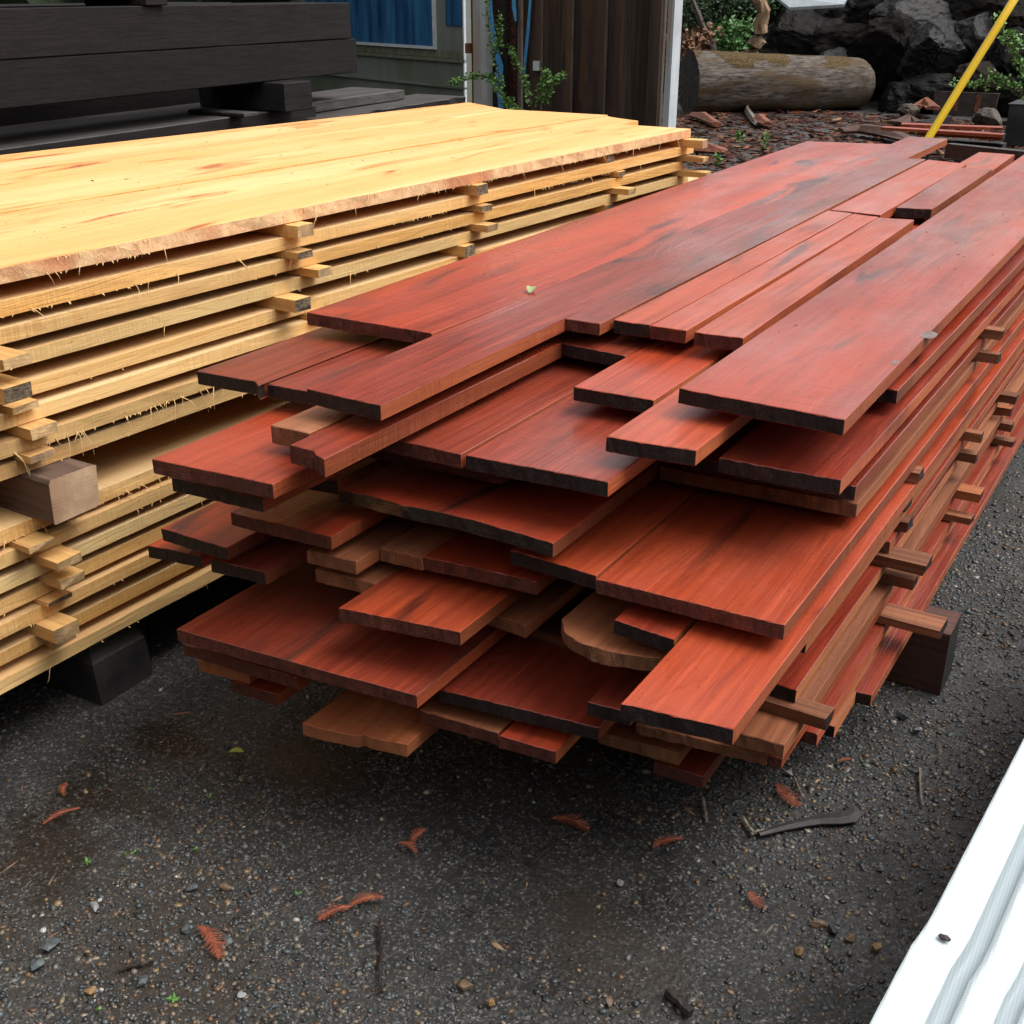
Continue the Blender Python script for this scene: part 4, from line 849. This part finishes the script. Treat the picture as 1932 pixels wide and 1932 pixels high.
for dx in (-.12, .18):
    mk = MB(); mk.box((pc.x + dx, pc.y - .203, .17), (.07, .006, .22)); q = mk.build('saw_mark', BK2, o)
for i, (x, y, r, lab) in enumerate([(1895, 205, 20, 'round brown stump behind the leafy plants at the right'), (1862, 232, 22, 'dark rock low at the right beyond the planks'), (1712, 214, 16, 'dark rock left of the bark heap')]):
    c_ = at(x, y + 8, 0); R_ = r / F * c_.length; boulder('dark_rock', (c_.x, c_.y, R_ * .6), R_, rough_mat('brownish_rock%d' % i, (.02, .017, .014), (.09, .07, .05), 6, .7, .8), lab, 'rock', 'rocks at the foot of the pile', (1.2, 1, .8), 60 + i)
# plants there
def weed(px, py, hpx, label, lm=LEAF, n=26, ls=.05, yy=None, nb=4, cat='plant', grp='small green plants around the stacks', spread=.35):
    b_ = at(px, py, 0); s_ = b_.length / F; brs = []
    for k in range(nb):
        a = random.uniform(0, 6.28); H_ = hpx * s_ * random.uniform(.6, 1.1)
        brs.append([b_ - Vector((0, 0, .01)), b_ + Vector((math.cos(a) * H_ * spread * .4, math.sin(a) * H_ * spread * .4, H_ * .55)), b_ + Vector((math.cos(a) * H_ * spread, math.sin(a) * H_ * spread, H_))])
    return shrub('green_plant', brs, ls, n, label, cat, grp, lm, r0=.004)
weed(1440, 290, 36, 'tall thin weed standing just left of the far red boards', n=22, ls=.03, nb=2, spread=.12)
weed(1352, 318, 34, 'weed between the yellow stack corner and the red boards', n=20, ls=.03, nb=2, spread=.15)
weed(1393, 268, 16, 'small round weed in the chips in front of the log', n=12, ls=.04, nb=2)
weed(1310, 270, 10, 'tiny weed by the corner of the yellow stack', n=10, ls=.03, nb=2)
weed(1530, 134, 20, 'small green tuft on top of the log', n=20, ls=.06)
weed(1700, 202, 18, 'low green grass tuft beyond the log end', n=24, ls=.05)
for i, (x, y, hh, ls, lm, lab, nb) in enumerate([(1850, 205, 70, .17, LEAF3, 'broad leaved green plant right of the yellow pole', 8), (1800, 190, 40, .13, LEAF3, 'leafy plant crossing behind the yellow pole', 5)]):
    b_ = at(x, y, 0); brs = []; s_ = b_.length / F
    for k in range(nb):
        a = random.uniform(0, 6.28); H_ = hh * s_; brs.append([b_, b_ + Vector((math.cos(a) * .12, math.sin(a) * .12, H_ * .7)), b_ + Vector((math.cos(a) * .4, math.sin(a) * .3, H_ * random.uniform(.5, 1)))])
    shrub('broad_leaf_plant', brs, ls, 9, lab, 'plant', 'broad leaved plants by the pile', lm, r0=.01)
s2 = [[(1960, 230), (1945, 160), (1915, 100), (1890, 60), (1885, 30)], [(1945, 190), (1905, 165), (1870, 155), (1830, 160), (1800, 160)], [(1950, 170), (1930, 130), (1918, 90), (1912, 60)], [(1955, 200), (1925, 170), (1890, 150), (1870, 145)]]
shrub('shrub', [curve([at_y(x, y, 13.6) for x, y in b_]) for b_ in s2], .05, 90, 'light green twiggy shrub at the top right behind the yellow pole', 'shrub', r0=.012)
blu = at(1712, 255 - 1, 0); mb = MB(); c_ = at(1712, 204, .02); mb.box((c_.x - .3, c_.y, .05), (.17, .12, .08), jit=.02); tag(mb.build('blue_scrap', plain('blue_plastic', (.02, .18, .75), .4), origin=(c_.x - .3, c_.y, 0)), 'small bright blue plastic scrap beyond the log end', 'scrap')

# ------------------------------------------------------------------ stuff: gravel and bark chips
def hue_mat(name, stops, rough=.5, bump=.3, sc=60, spec=.5):
    m, nt, b = newmat(name); gn = nt.nodes.new('ShaderNodeNewGeometry'); c = ramp(nt, gn.outputs['Random Per Island'], stops)
    n = noise_(nt, objvec(nt, seed=False), sc, 4); c = mix(nt, math_(nt, 'MULTIPLY', ramp(nt, n, [(.45, 0), (.65, .5)]), .8), c, (.02, .018, .016))
    nt.links.new(c, b.inputs['Base Color']); b.inputs['Roughness'].default_value = rough; b.inputs['Specular IOR Level'].default_value = spec; return m
GRM = hue_mat('gravel_stones', [(0, (.018, .020, .022)), (.22, (.042, .049, .053)), (.42, (.068, .080, .085)), (.55, (.036, .026, .018)), (.68, (.090, .082, .068)), (.80, (.13, .068, .030)), (.90, (.12, .13, .13)), (.975, (.22, .15, .07)), (1, (.40, .39, .36))], .38)
def scatter(name, n, reg, size, mat, label, flat=(.32, .72), exp=3.0, chip=False):
    iv = np.array([tuple(v_) for v_ in IV1]); fi = np.array(IF1); nv = len(iv); nf = len(fi)
    X = []; 
    while sum(len(a) for a in X) < n:
        P_ = reg(n); X.append(P_)
    X = np.concatenate(X)[:n]
    V = np.empty((n, nv, 3)); sz = size[0] + (size[1] - size[0]) * rng.random(n) ** exp
    sc3 = np.stack([rng.uniform(.7, 1.3, n), rng.uniform(.6, 1.0, n), rng.uniform(*flat, n)], 1)
    if chip: sc3 = np.stack([rng.uniform(1.2, 2.6, n), rng.uniform(.25, .6, n), rng.uniform(.08, .18, n)], 1)
    ang = rng.uniform(0, 6.283, n); ca, sa = np.cos(ang), np.sin(ang)
    base = iv[None] * (1 + rng.uniform(-.34, .30, (n, nv, 1))) * sc3[:, None, :] * sz[:, None, None]
    tilt = rng.normal(0, .18 if not chip else .12, (n, 2)); base[..., 2] += base[..., 0] * tilt[:, :1] + base[..., 1] * tilt[:, 1:]
    V[..., 0] = base[..., 0] * ca[:, None] - base[..., 1] * sa[:, None] + X[:, :1]
    V[..., 1] = base[..., 0] * sa[:, None] + base[..., 1] * ca[:, None] + X[:, 1:2]
    gzv = np.array([gz(float(a), float(b_)) for a, b_ in X[:, :2]])
    V[..., 2] = base[..., 2] + (gzv + sz * sc3[:, 2] * .08)[:, None]
    me = bpy.data.meshes.new(name); me.vertices.add(n * nv); me.vertices.foreach_set('co', V.reshape(-1))
    fa = (fi[None] + (np.arange(n) * nv)[:, None, None]).reshape(-1); me.loops.add(len(fa)); me.loops.foreach_set('vertex_index', fa.astype(np.int32))
    me.polygons.add(n * nf); me.polygons.foreach_set('loop_start', np.arange(0, n * nf * 3, 3, dtype=np.int32)); me.polygons.foreach_set('loop_total', np.full(n * nf, 3, dtype=np.int32))
    me.materials.append(mat); me.update(calc_edges=True); me.validate()
    o = bpy.data.objects.new(name, me); COL.objects.link(o); tag(o, label, kind='stuff'); return o
def reg_near(n):
    y = rng.uniform(.0, 1, n) ** 1.4 * 3.9 + .25; x = rng.uniform(-2.6, .6, n)
    keep = (x > -2.4 - (y * .1)) & (x < .35 + .12 * y)
    dens = np.array([noise.noise((float(a) * 1.6, float(b_) * 1.6, 5.0)) for a, b_ in zip(x, y)])
    keep &= rng.random(n) < np.clip(.60 + 1.2 * dens, .10, 1)
    for (a_, b2, c_, d_) in PUD: keep &= (((x - a_) / c_) ** 2 + ((y - b2) / d_) ** 2 > .9) | (rng.random(n) < .12)
    return np.stack([x[keep], y[keep]], 1)
scatter('gravel', 150000, reg_near, (.0013, .0084), GRM, 'loose wet gravel strewn over the yard ground', exp=3.6)
scatter('gravel', 900, reg_near, (.005, .0125), GRM, 'coarser mixed stones sunk in the yard gravel', exp=2.2, flat=(.25, .5))
def reg_right(n):
    y = rng.uniform(2.2, 8.5, n); x = rng.uniform(-.5, 1.3, n) ; return np.stack([x, y], 1)
scatter('gravel', 11000, reg_right, (.003, .013), GRM, 'loose gravel along the right side of the red stack', exp=3)
def reg_mid(n): return np.stack([rng.uniform(-2.3, -1.2, n), rng.uniform(1.2, 5.2, n)], 1)
def reg_back(n):
    x = rng.uniform(-7.0, 1.5, n); y = rng.uniform(5.4, 17.5, n); return np.stack([x, y], 1)
CHM = hue_mat('chip_wood', [(0, (.016, .008, .006)), (.4, (.045, .016, .010)), (.68, (.11, .036, .020)), (.82, (.060, .045, .036)), (.94, (.20, .06, .028)), (1, (.30, .16, .08))], .85, spec=.15)
scatter('bark_chips', 26000, reg_back, (.012, .095), CHM, 'carpet of wet bark chips and splinters beyond the stacks', exp=2.6, chip=True)
def reg_litter(n):
    y = rng.uniform(.5, 4.5, n); x = rng.uniform(-2.4, .7, n); return np.stack([x, y], 1)
CH2 = hue_mat('splinter_wood', [(0, (.03, .018, .014)), (.4, (.08, .045, .03)), (.7, (.14, .11, .085)), (.9, (.22, .09, .04)), (1, (.33, .24, .13))], .6)
scatter('wood_splinters', 900, reg_litter, (.004, .014), CH2, 'small splinters of wood mixed in the gravel', exp=2, chip=True)

def reg_top(n):
    y = rng.uniform(1.2, 4.4, n); x = rng.uniform(-3.4, -2.2, n); return np.stack([x, y], 1)
_gz = gz
gz = lambda x, y: zt + .001
scatter('needle_litter', 130, reg_top, (.0022, .0055), hue_mat('dark_needles', [(0, (.06, .02, .012)), (.6, (.14, .05, .025)), (1, (.30, .14, .06))], .7), 'tiny dark needles and crumbs on the yellow top boards', exp=2, chip=True)
gz = lambda x, y: ZR0 + .001
def reg_rt(n): 
    y = rng.uniform(2.2, 5.0, n); x = rng.uniform(-.78, -.52, n); return np.stack([x, y], 1)
scatter('needle_litter', 26, reg_rt, (.0018, .004), hue_mat('dark_needles_b', [(0, (.03, .012, .01)), (1, (.10, .03, .02))], .7), 'tiny dark crumbs on the big right hand board', exp=2, chip=True)
gz = _gz
# ------------------------------------------------------------------ bigger stones
ST = [(93.7, 1782, 21, 0, 'dark blue grey stone, largest at the lower left'), (68, 1823, 17, 0, 'grey green stone just below the largest at the lower left'), (268, 1853, 17, 0, 'rounded pale grey stone near the bottom left'), (362, 1676, 12, 0, 'dark upright pebble with a pale foot left of the middle foreground'),
      (349, 1753, 14, 0, 'flat blue grey angular stone above the big redwood sprig'), (430, 1777, 13, 0, 'grey stone right of the big redwood sprig'), (180, 1711, 13, 2, 'pale flat oval stone at the left foreground'), (424.6, 1674, 13, 1, 'tan oval stone left of the middle foreground'),
      (1571, 1757, 17, 3, 'black angular stone in the lower right foreground'), (1604, 1770, 12, 1, 'tan stone touching the black one at the lower right'), (1655, 1788, 15, 4, 'yellowish stone near the white sheet'), (1663, 1640, 11, 0, 'blue grey stone right of the curved metal hook'),
      (1703, 1352, 14, 0, 'grey black stone on the right beside the stack bottom'), (1729, 1378, 11, 0, 'smaller grey stone just below the grey black one on the right'), (1489.6, 1459.5, 10, 2, 'pale stone directly under the furry ended board'), (1353, 1627, 11, 0, 'grey stone below the pale chips in the middle right'),
      (560, 2390, 10, 1, 'stone'), (1508, 1795, 13, 4, 'brownish yellow stone in the lower right foreground'), (876, 1860, 16, 1, 'large flat tan stone left of the black stick end'), (925, 1894, 13, 4, 'ochre stone below the tip of the black stick'), (1170, 1665, 11, 2, 'two coloured small square stone in the middle foreground'), (1543, 1745, 16, 1, 'flat brown stone in the right foreground'), (1150, 1890, 12, 1, 'brown stone near the bottom middle'), (455, 1880, 11, 2, 'white pebble near the bottom left sprouts'), (172, 1870, 14, 4, 'orange brown stone at the bottom left')]
scol = [((.045, .052, .056), (.10, .115, .12)), ((.10, .065, .04), (.20, .13, .08)), ((.16, .165, .165), (.27, .28, .28)), ((.010, .010, .012), (.03, .03, .035)), ((.16, .095, .035), (.30, .19, .08))]
smat = [rough_mat('stone_colour%d' % i, a, b_, 45, .4, .4) for i, (a, b_) in enumerate(scol)]
IVs, IFs = ico(3)
for i, (x, y, r, ci, lab) in enumerate(ST):
    if lab == 'stone': continue
    p = at(x, y, 0); R_ = r / F * (p - Vector((0, 0, CAMH))).length
    vs = []; sdv = Vector((i * 3.1, i * 1.7, 0)); rz = Matrix.Rotation(random.uniform(0, 6), 3, 'Z'); sq = (random.uniform(.9, 1.25), random.uniform(.7, .95), random.uniform(.45, .65))
    pls = [(Vector([random.gauss(0, 1) for _ in range(3)]).normalized(), random.uniform(.45, .8)) for _ in range(11)]
    for v_ in IVs:
        q = v_ * (1 + .25 * noise.noise(v_ * 1.3 + sdv))
        for n_, d_ in pls:
            dd = q.dot(n_) - d_
            if dd > 0: q = q - n_ * dd * .97
        q = q * (1 + .05 * noise.noise(v_ * 6 + sdv))
        vs.append(p + rz @ Vector((q.x * sq[0], q.y * sq[1], q.z * sq[2])) * R_ * .86 + Vector((0, 0, R_ * .12)))
    m_ = MB(); m_.add(vs, IFs); tag(m_.build('stone', smat[ci], origin=p, smooth=False), lab, 'stone', 'larger stones in the gravel')
# ------------------------------------------------------------------ redwood sprigs
SPR = rough_mat('dead_redwood_needles', (.17, .035, .018), (.36, .10, .045), 40, .6, .2)
def sprig(x0, y0, x1, y1, label, w=.5, bend=.08):
    a = at(x0, y0, .004); b_ = at(x1, y1, .004); d = b_ - a; L_ = d.length; s_ = Vector((-d.y, d.x, 0)).normalized(); m_ = MB(); pts = []
    nn = max(9, int(L_ / .0035)); bd = random.choice((-1, 1)) * bend
    for k in range(9):
        t_ = k / 8; q = a.lerp(b_, t_) + s_ * bd * L_ * math.sin(math.pi * t_) + Vector((0, 0, .004 + .004 * math.sin(3.14 * t_))); pts.append(q)
    m_.tube(pts, [.0011] * 9, 4)
    for k in range(nn):
        t_ = (k + .5) / nn; i = min(int(t_ * 8), 7); q = pts[i].lerp(pts[i + 1], t_ * 8 - i); dl = (pts[i + 1] - pts[i]).normalized()
        prof = max(.15, math.sin(math.pi * (t_ * .8 + .12))) * .16 * w * min(L_, .11) * 2.2
        for sgn in (-1, 1):
            dr_ = (s_ * sgn * 1.0 + dl * .9 + Vector((0, 0, random.uniform(-.1, .35)))).normalized(); ln = prof * random.uniform(.75, 1.1)
            side = dr_.cross(Vector((0, 0, 1))).normalized() * .0011; e_ = q + dr_ * ln
            m_.add([q + side, q - side, e_ - side * .4, e_ + side * .4, q.lerp(e_, .5) + Vector((0, 0, .001))], [(0, 1, 4), (1, 2, 4), (2, 3, 4), (3, 0, 4)])
    tag(m_.build('redwood_sprig', SPR, origin=a), label, 'sprig', 'fallen redwood sprigs')
sprig(152, 1527, 82, 1557, 'slim dead redwood sprig near the left edge of the photo')
sprig(375, 1750, 415, 1810, 'largest orange redwood sprig in the left foreground', .75)
sprig(665, 1713, 601, 1738, 'dark red sprig left of the black stick, lower half', .8)
sprig(726, 1696, 662, 1709, 'red sprig just above the black stick, right half', .8)
sprig(752, 1592, 786, 1611, 'orange sprig of a crossed pair in the middle left, lower one', .8)
sprig(775, 1602, 800, 1566, 'orange sprig of a crossed pair in the middle left, upright one', .8)
sprig(1040, 1546, 1110, 1567, 'brown orange sprig at the tip of the long grey twig', .9)
sprig(1290, 1585, 1232, 1600, 'orange sprig under the middle of the red stack front', .7)
sprig(1465, 1480, 1506, 1523, 'brown sprig above the curved metal hook', 1.0)
sprig(1413, 1684, 1437, 1713, 'short orange sprig in the right foreground', 1.3)
sprig(1580, 1439, 1605, 1433, 'tiny red sprig right of the stack foot', .8)
sprig(122, 1505, 124, 1480, 'tiny red sprig near the left edge', .8)
# sticks
def stick(pxs, r, label, mat, name='stick', grp='sticks on the gravel', flat=1.0):
    pts = [at(x, y, .006) for x, y in pxs]; m_ = MB(); f_ = []
    for i in range(len(pts) - 1):
        for k in range(4): f_.append(pts[i].lerp(pts[i + 1], k / 4) + Vector([random.gauss(0, r * .15) for _ in range(3)]))
    f_.append(pts[-1]); m_.tube(f_, [r * random.uniform(.8, 1.1) * (1 - .3 * i / len(f_)) for i in range(len(f_))], 7, jit=.12)
    tag(m_.build(name, mat, origin=pts[0]), label, 'stick', grp)
DKS = rough_mat('dark_wet_stick', (.012, .009, .008), (.04, .028, .022), 40, .5, .6); PLS = rough_mat('pale_stick', (.12, .10, .08), (.26, .22, .17), 40, .7, .6)
stick([(716, 1737), (719, 1790), (716, 1830), (720, 1872)], .0042, 'long black stick lying upright in the middle left foreground', DKS)
stick([(1000, 1630), (1040, 1595), (1074, 1569)], .0035, 'long grey twig slanting up in the middle foreground', DKS)
stick([(224, 1830), (260, 1820), (290, 1813)], .005, 'dark stick near the bottom left corner', DKS)
stick([(1263, 1872), (1304, 1912)], .012, 'thick dark chip cut by the bottom edge of the photo', DKS)
stick([(1325, 1506), (1330, 1530), (1334, 1549)], .004, 'pale chip below the lowest red board', PLS)
stick([(1403, 1543), (1412, 1560), (1422, 1572)], .0045, 'pale splinter at the handle end of the metal hook', PLS)
stick([(1416, 1573), (1430, 1568), (1448, 1564)], .0045, 'pale splinter laid across the handle end of the metal hook', PLS)
stick([(848, 1523), (851, 1495), (856, 1462)], .0025, 'thin dark twig left of the lowest middle boards', DKS)
stick([(1500, 1470), (1508, 1490), (1515, 1505)], .003, 'thin pale splinter beside the brown sprig', PLS)
stick([(873, 1868 - 160), (896, 1722)], .004, 'small dark twig right of the red sprig', DKS)
stick([(1735, 1450), (1737, 1500), (1741, 1520)], .0035, 'thin pale twig near the white sheet', PLS)
# curved metal hook
hk = [(1432, 1574, 8), (1470, 1563, 12), (1510, 1553, 16), (1545, 1547, 18), (1580, 1545, 22), (1603, 1541, 26), (1613, 1532, 22), (1609, 1524, 12), (1598, 1520, 5)]
m_ = MB(); vs = []
cen = [at(x, y, .008) for x, y, w in hk]
for i, p in enumerate(cen):
    d = (cen[min(i + 1, len(cen) - 1)] - cen[max(i - 1, 0)]).normalized(); s_ = Vector((-d.y, d.x, 0)); w_ = hk[i][2] / F * (p - Vector((0, 0, CAMH))).length * .62
    for a, z_ in ((-1, .002), (0, .006), (1, .003), (1, -.003), (-1, -.003)): vs.append(p + s_ * a * w_ + Vector((0, 0, z_ * .6)))
fs = []
for i in range(len(cen) - 1):
    for k in range(5): fs.append((i * 5 + k, i * 5 + (k + 1) % 5, (i + 1) * 5 + (k + 1) % 5, (i + 1) * 5 + k))
fs += [(4, 3, 2, 1, 0), tuple(range(len(vs) - 5, len(vs)))]; m_.add(vs, fs)
tag(m_.build('metal_hook', rough_mat('dull_dark_metal', (.022, .019, .020), (.045, .040, .040), 12, .5, .3), origin=cen[0], smooth=False), 'flat dark curved metal hook lying on the gravel right of the red stack front', 'hook')
# leaves
def big_leaf(p, d, size, mat, label):
    d = Vector(d).normalized(); a = Vector((-d.y, d.x, 0)).normalized(); m_ = MB(); vs = []; n = 8
    for i in range(n + 1):
        t_ = i / n; w = size * .26 * math.sin(math.pi * min(1, t_ * .94 + .05)) ** .8; c_ = p + d * size * t_ + Vector((0, 0, size * .10 * math.sin(3.14 * t_)))
        vs += [c_ - a * w + Vector((0, 0, w * .35)), c_, c_ + a * w + Vector((0, 0, w * .35))]
    fs = [(i * 3 + k, i * 3 + k + 1, i * 3 + k + 4, i * 3 + k + 3) for i in range(n) for k in (0, 1)]; m_.add(vs, fs); o = m_.build('leaf', mat, origin=p, smooth=True); tag(o, label, 'leaf')
    m2 = MB(); m2.tube([p, p - d * size * .25], .0012, 4); m2.build('stem', TWIG, o)
big_leaf(at(1000, 553, ZR0 + .003), at(1012, 533, ZR0 + .003) - at(1000, 553, ZR0 + .003) + Vector((0, 0, .012)), .045, rough_mat('pale_green_leaf', (.18, .24, .08), (.30, .36, .16), 30, .4, .2), 'small pale green leaf lying on the long stained red board')
big_leaf(at(432, 1419, .005), at(462, 1419, .005) - at(432, 1419, .005), .036, rough_mat('yellow_green_leaf', (.20, .24, .03), (.38, .40, .07), 30, .4, .2), 'yellow green leaf on the wet ground between the stacks')
SPM = plain('sprout_green', (.11, .26, .05), .5)
for i, (x, y, n_, lab) in enumerate([(285, 1489, 2, 'two leaved sprout in the mud between the stacks'), (236, 1614, 2, 'sprout left of a touching neighbour at the left'), (252, 1611, 2, 'sprout right of a touching neighbour at the left'), (327, 1889, 4, 'largest green sprout near the bottom left'), (187, 1908, 3, 'tiny green sprout at the bottom left corner'), (563, 1689, 3, 'tiny green sprout above the dark red sprig'), (371, 1604, 3, 'tiny three leaved sprout above the tan oval stone'), (395, 1505, 3, 'faint green sprout under the left of the red stack'), (165, 1630, 4, 'wispy grass sprout at the left edge')]):
    p = at(x, y, .003); m_ = MB(); a0 = random.uniform(0, 6.28)
    for k in range(n_):
        a = a0 + 6.283 * k / n_; leaf(m_, p + Vector((0, 0, .004)), .009 if n_ < 4 else .013, Vector((math.cos(a), math.sin(a), .35)).normalized())
    m_.tube([p - Vector((0, 0, .006)), p + Vector((0, 0, .004))], .0008, 4); tag(m_.build('sprout', SPM, origin=p), lab, 'sprout', 'green sprouts in the gravel')
# crumb
m_ = MB(); p = at(521, 950, ZR0 - PR * 5 + .002); m_.add([p + v_ * .004 * random.uniform(.7, 1.2) + Vector((0, 0, .003)) for v_ in IV1], IF1); tag(m_.build('crumb', plain('white_crumb', (.7, .65, .5)), origin=p), 'white crumb of wood on a red board at the left front', 'crumb')
# knots on the big board
KN = rough_mat('grey_knot', (.10, .06, .055), (.22, .16, .15), 60, .3, .3)
for (x, y, r) in ((1752, 632, .024), (1689, 684, .011)):
    p = at(x, y, ZR0 + .0006); m_ = MB(); vs = [p] + [p + Vector((math.cos(k * .5236) * r * .7 * random.uniform(.85, 1.15), math.sin(k * .5236) * r * 1.3 * random.uniform(.85, 1.15), .0002)) for k in range(12)]
    m_.add(vs, [(0, 1 + k, 1 + (k + 1) % 12) for k in range(12)]); m_.build('knot', KN, big, origin=p)

# ------------------------------------------------------------------ white ribbed sheet at the lower right
def prof(w):
    if w < .058: return 1
    q = ((w - .058) % .068) / .068
    return max(0, 1 - q / .12) if q < .12 else 0 if q < .36 else min(1, (q - .36) / .12)
def ribbed():
    z = .43; a = at(1932, 1386.7, z); b_ = at(1757.5, 1733, z); c_ = at(1726, 1795, z); d_ = at(1647, 1932, z)
    dr_ = (d_ - a).normalized(); far = a - dr_ * 1.6; near = d_ + dr_ * .7; lat = Vector((-dr_.y, dr_.x, 0)); 
    if lat.x < 0: lat = -lat
    root = empty('wrapped_bundle', (near.x + .3, near.y, 0)); tag(root, 'bright white ribbed plastic sheet over a low bundle at the lower right corner', 'sheet')
    L_ = (near - far).length; nl = 130; nw = 260; Wd = 1.3; vs = []; m_ = MB()
    for i in range(nl + 1):
        t_ = i / nl; base = far.lerp(near, t_)
        s0 = (b_ - far).length / L_; s1 = (c_ - far).length / L_; kink = 0.0
        if t_ > s0: kink = -min(1, (t_ - s0) / (s1 - s0)) ** 2 * .006
        for j in range(nw + 1):
            w = Wd * j / nw
            rib = .014 * prof(w)
            zz_ = rib - .10 * w  + kink * .4 * math.exp(-((t_ - s1) * 60) ** 2)
            if j == 0: zz_ -= .03
            vs.append(base + lat * (w + kink + 0) + Vector((0, 0, zz_)))
    m_.add(vs, [(i * (nw + 1) + j, i * (nw + 1) + j + 1, (i + 1) * (nw + 1) + j + 1, (i + 1) * (nw + 1) + j) for i in range(nl) for j in range(nw)], [1 if prof(Wd * (j + .5) / nw) < .5 else 0 for i in range(nl) for j in range(nw)])
    m, nt, b = newmat('white_woven_plastic'); v = objvec(nt, (1, 1, 1), False)
    w1 = N(nt, 'ShaderNodeTexWave', Scale=60.0, bands_direction='X'); w2 = N(nt, 'ShaderNodeTexWave', Scale=60.0, bands_direction='Y'); nt.links.new(v, w1.inputs[0]); nt.links.new(v, w2.inputs[0])
    wv = math_(nt, 'MULTIPLY', w1.outputs['Fac'], w2.outputs['Fac']); nt.links.new(mix(nt, ramp(nt, wv, [(.3, 0), (.8, 1)]), (.52, .58, .60), (.44, .50, .52)), b.inputs['Base Color'])
    b.inputs['Roughness'].default_value = .3; bp = nt.nodes.new('ShaderNodeBump'); bp.inputs['Strength'].default_value = .2; bp.inputs['Distance'].default_value = .002; nt.links.new(wv, bp.inputs['Height']); nt.links.new(bp.outputs[0], b.inputs['Normal'])
    m2, nt, b = newmat('grey_woven_valley'); v = objvec(nt, (1, 1, 1), False)
    w1 = N(nt, 'ShaderNodeTexWave', Scale=70.0, bands_direction='X'); w2 = N(nt, 'ShaderNodeTexWave', Scale=70.0, bands_direction='Y'); nt.links.new(v, w1.inputs[0]); nt.links.new(v, w2.inputs[0])
    nt.links.new(mix(nt, ramp(nt, math_(nt, 'ADD', w1.outputs['Fac'], w2.outputs['Fac']), [(.5, 0), (.9, 1)]), (.22, .26, .28), (.28, .33, .35)), b.inputs['Base Color']); b.inputs['Roughness'].default_value = .35
    m_.build('ribbed_sheet', [m, m2], root, smooth=True)
    m_ = MB(); p = b_; q = at_off = None
    pk = MB(); pk.add([p + lat * .022 + Vector((0, 0, .02)) + v_ * .006 for v_ in IV1], IF1)
    c0 = far.lerp(near, .5) + lat * (.30 + .45); ang = math.atan2(dr_.y, dr_.x)
    m_.box((c0.x, c0.y, .14), (L_ * .96, .9, .28), rot=Matrix.Rotation(ang, 3, 'Z')); m_.build('bundle_body', BLK_END, root)
    return root
rb = ribbed()
m_ = MB(); p = at(1782, 1769, .4455); m_.add([p + Vector((v_.x * .010, v_.y * .006, v_.z * .003)) for v_ in IV1], IF1); tag(m_.build('dark_scrap', DKS, origin=p), 'small dark scrap lying on the white ribbed sheet', 'scrap')
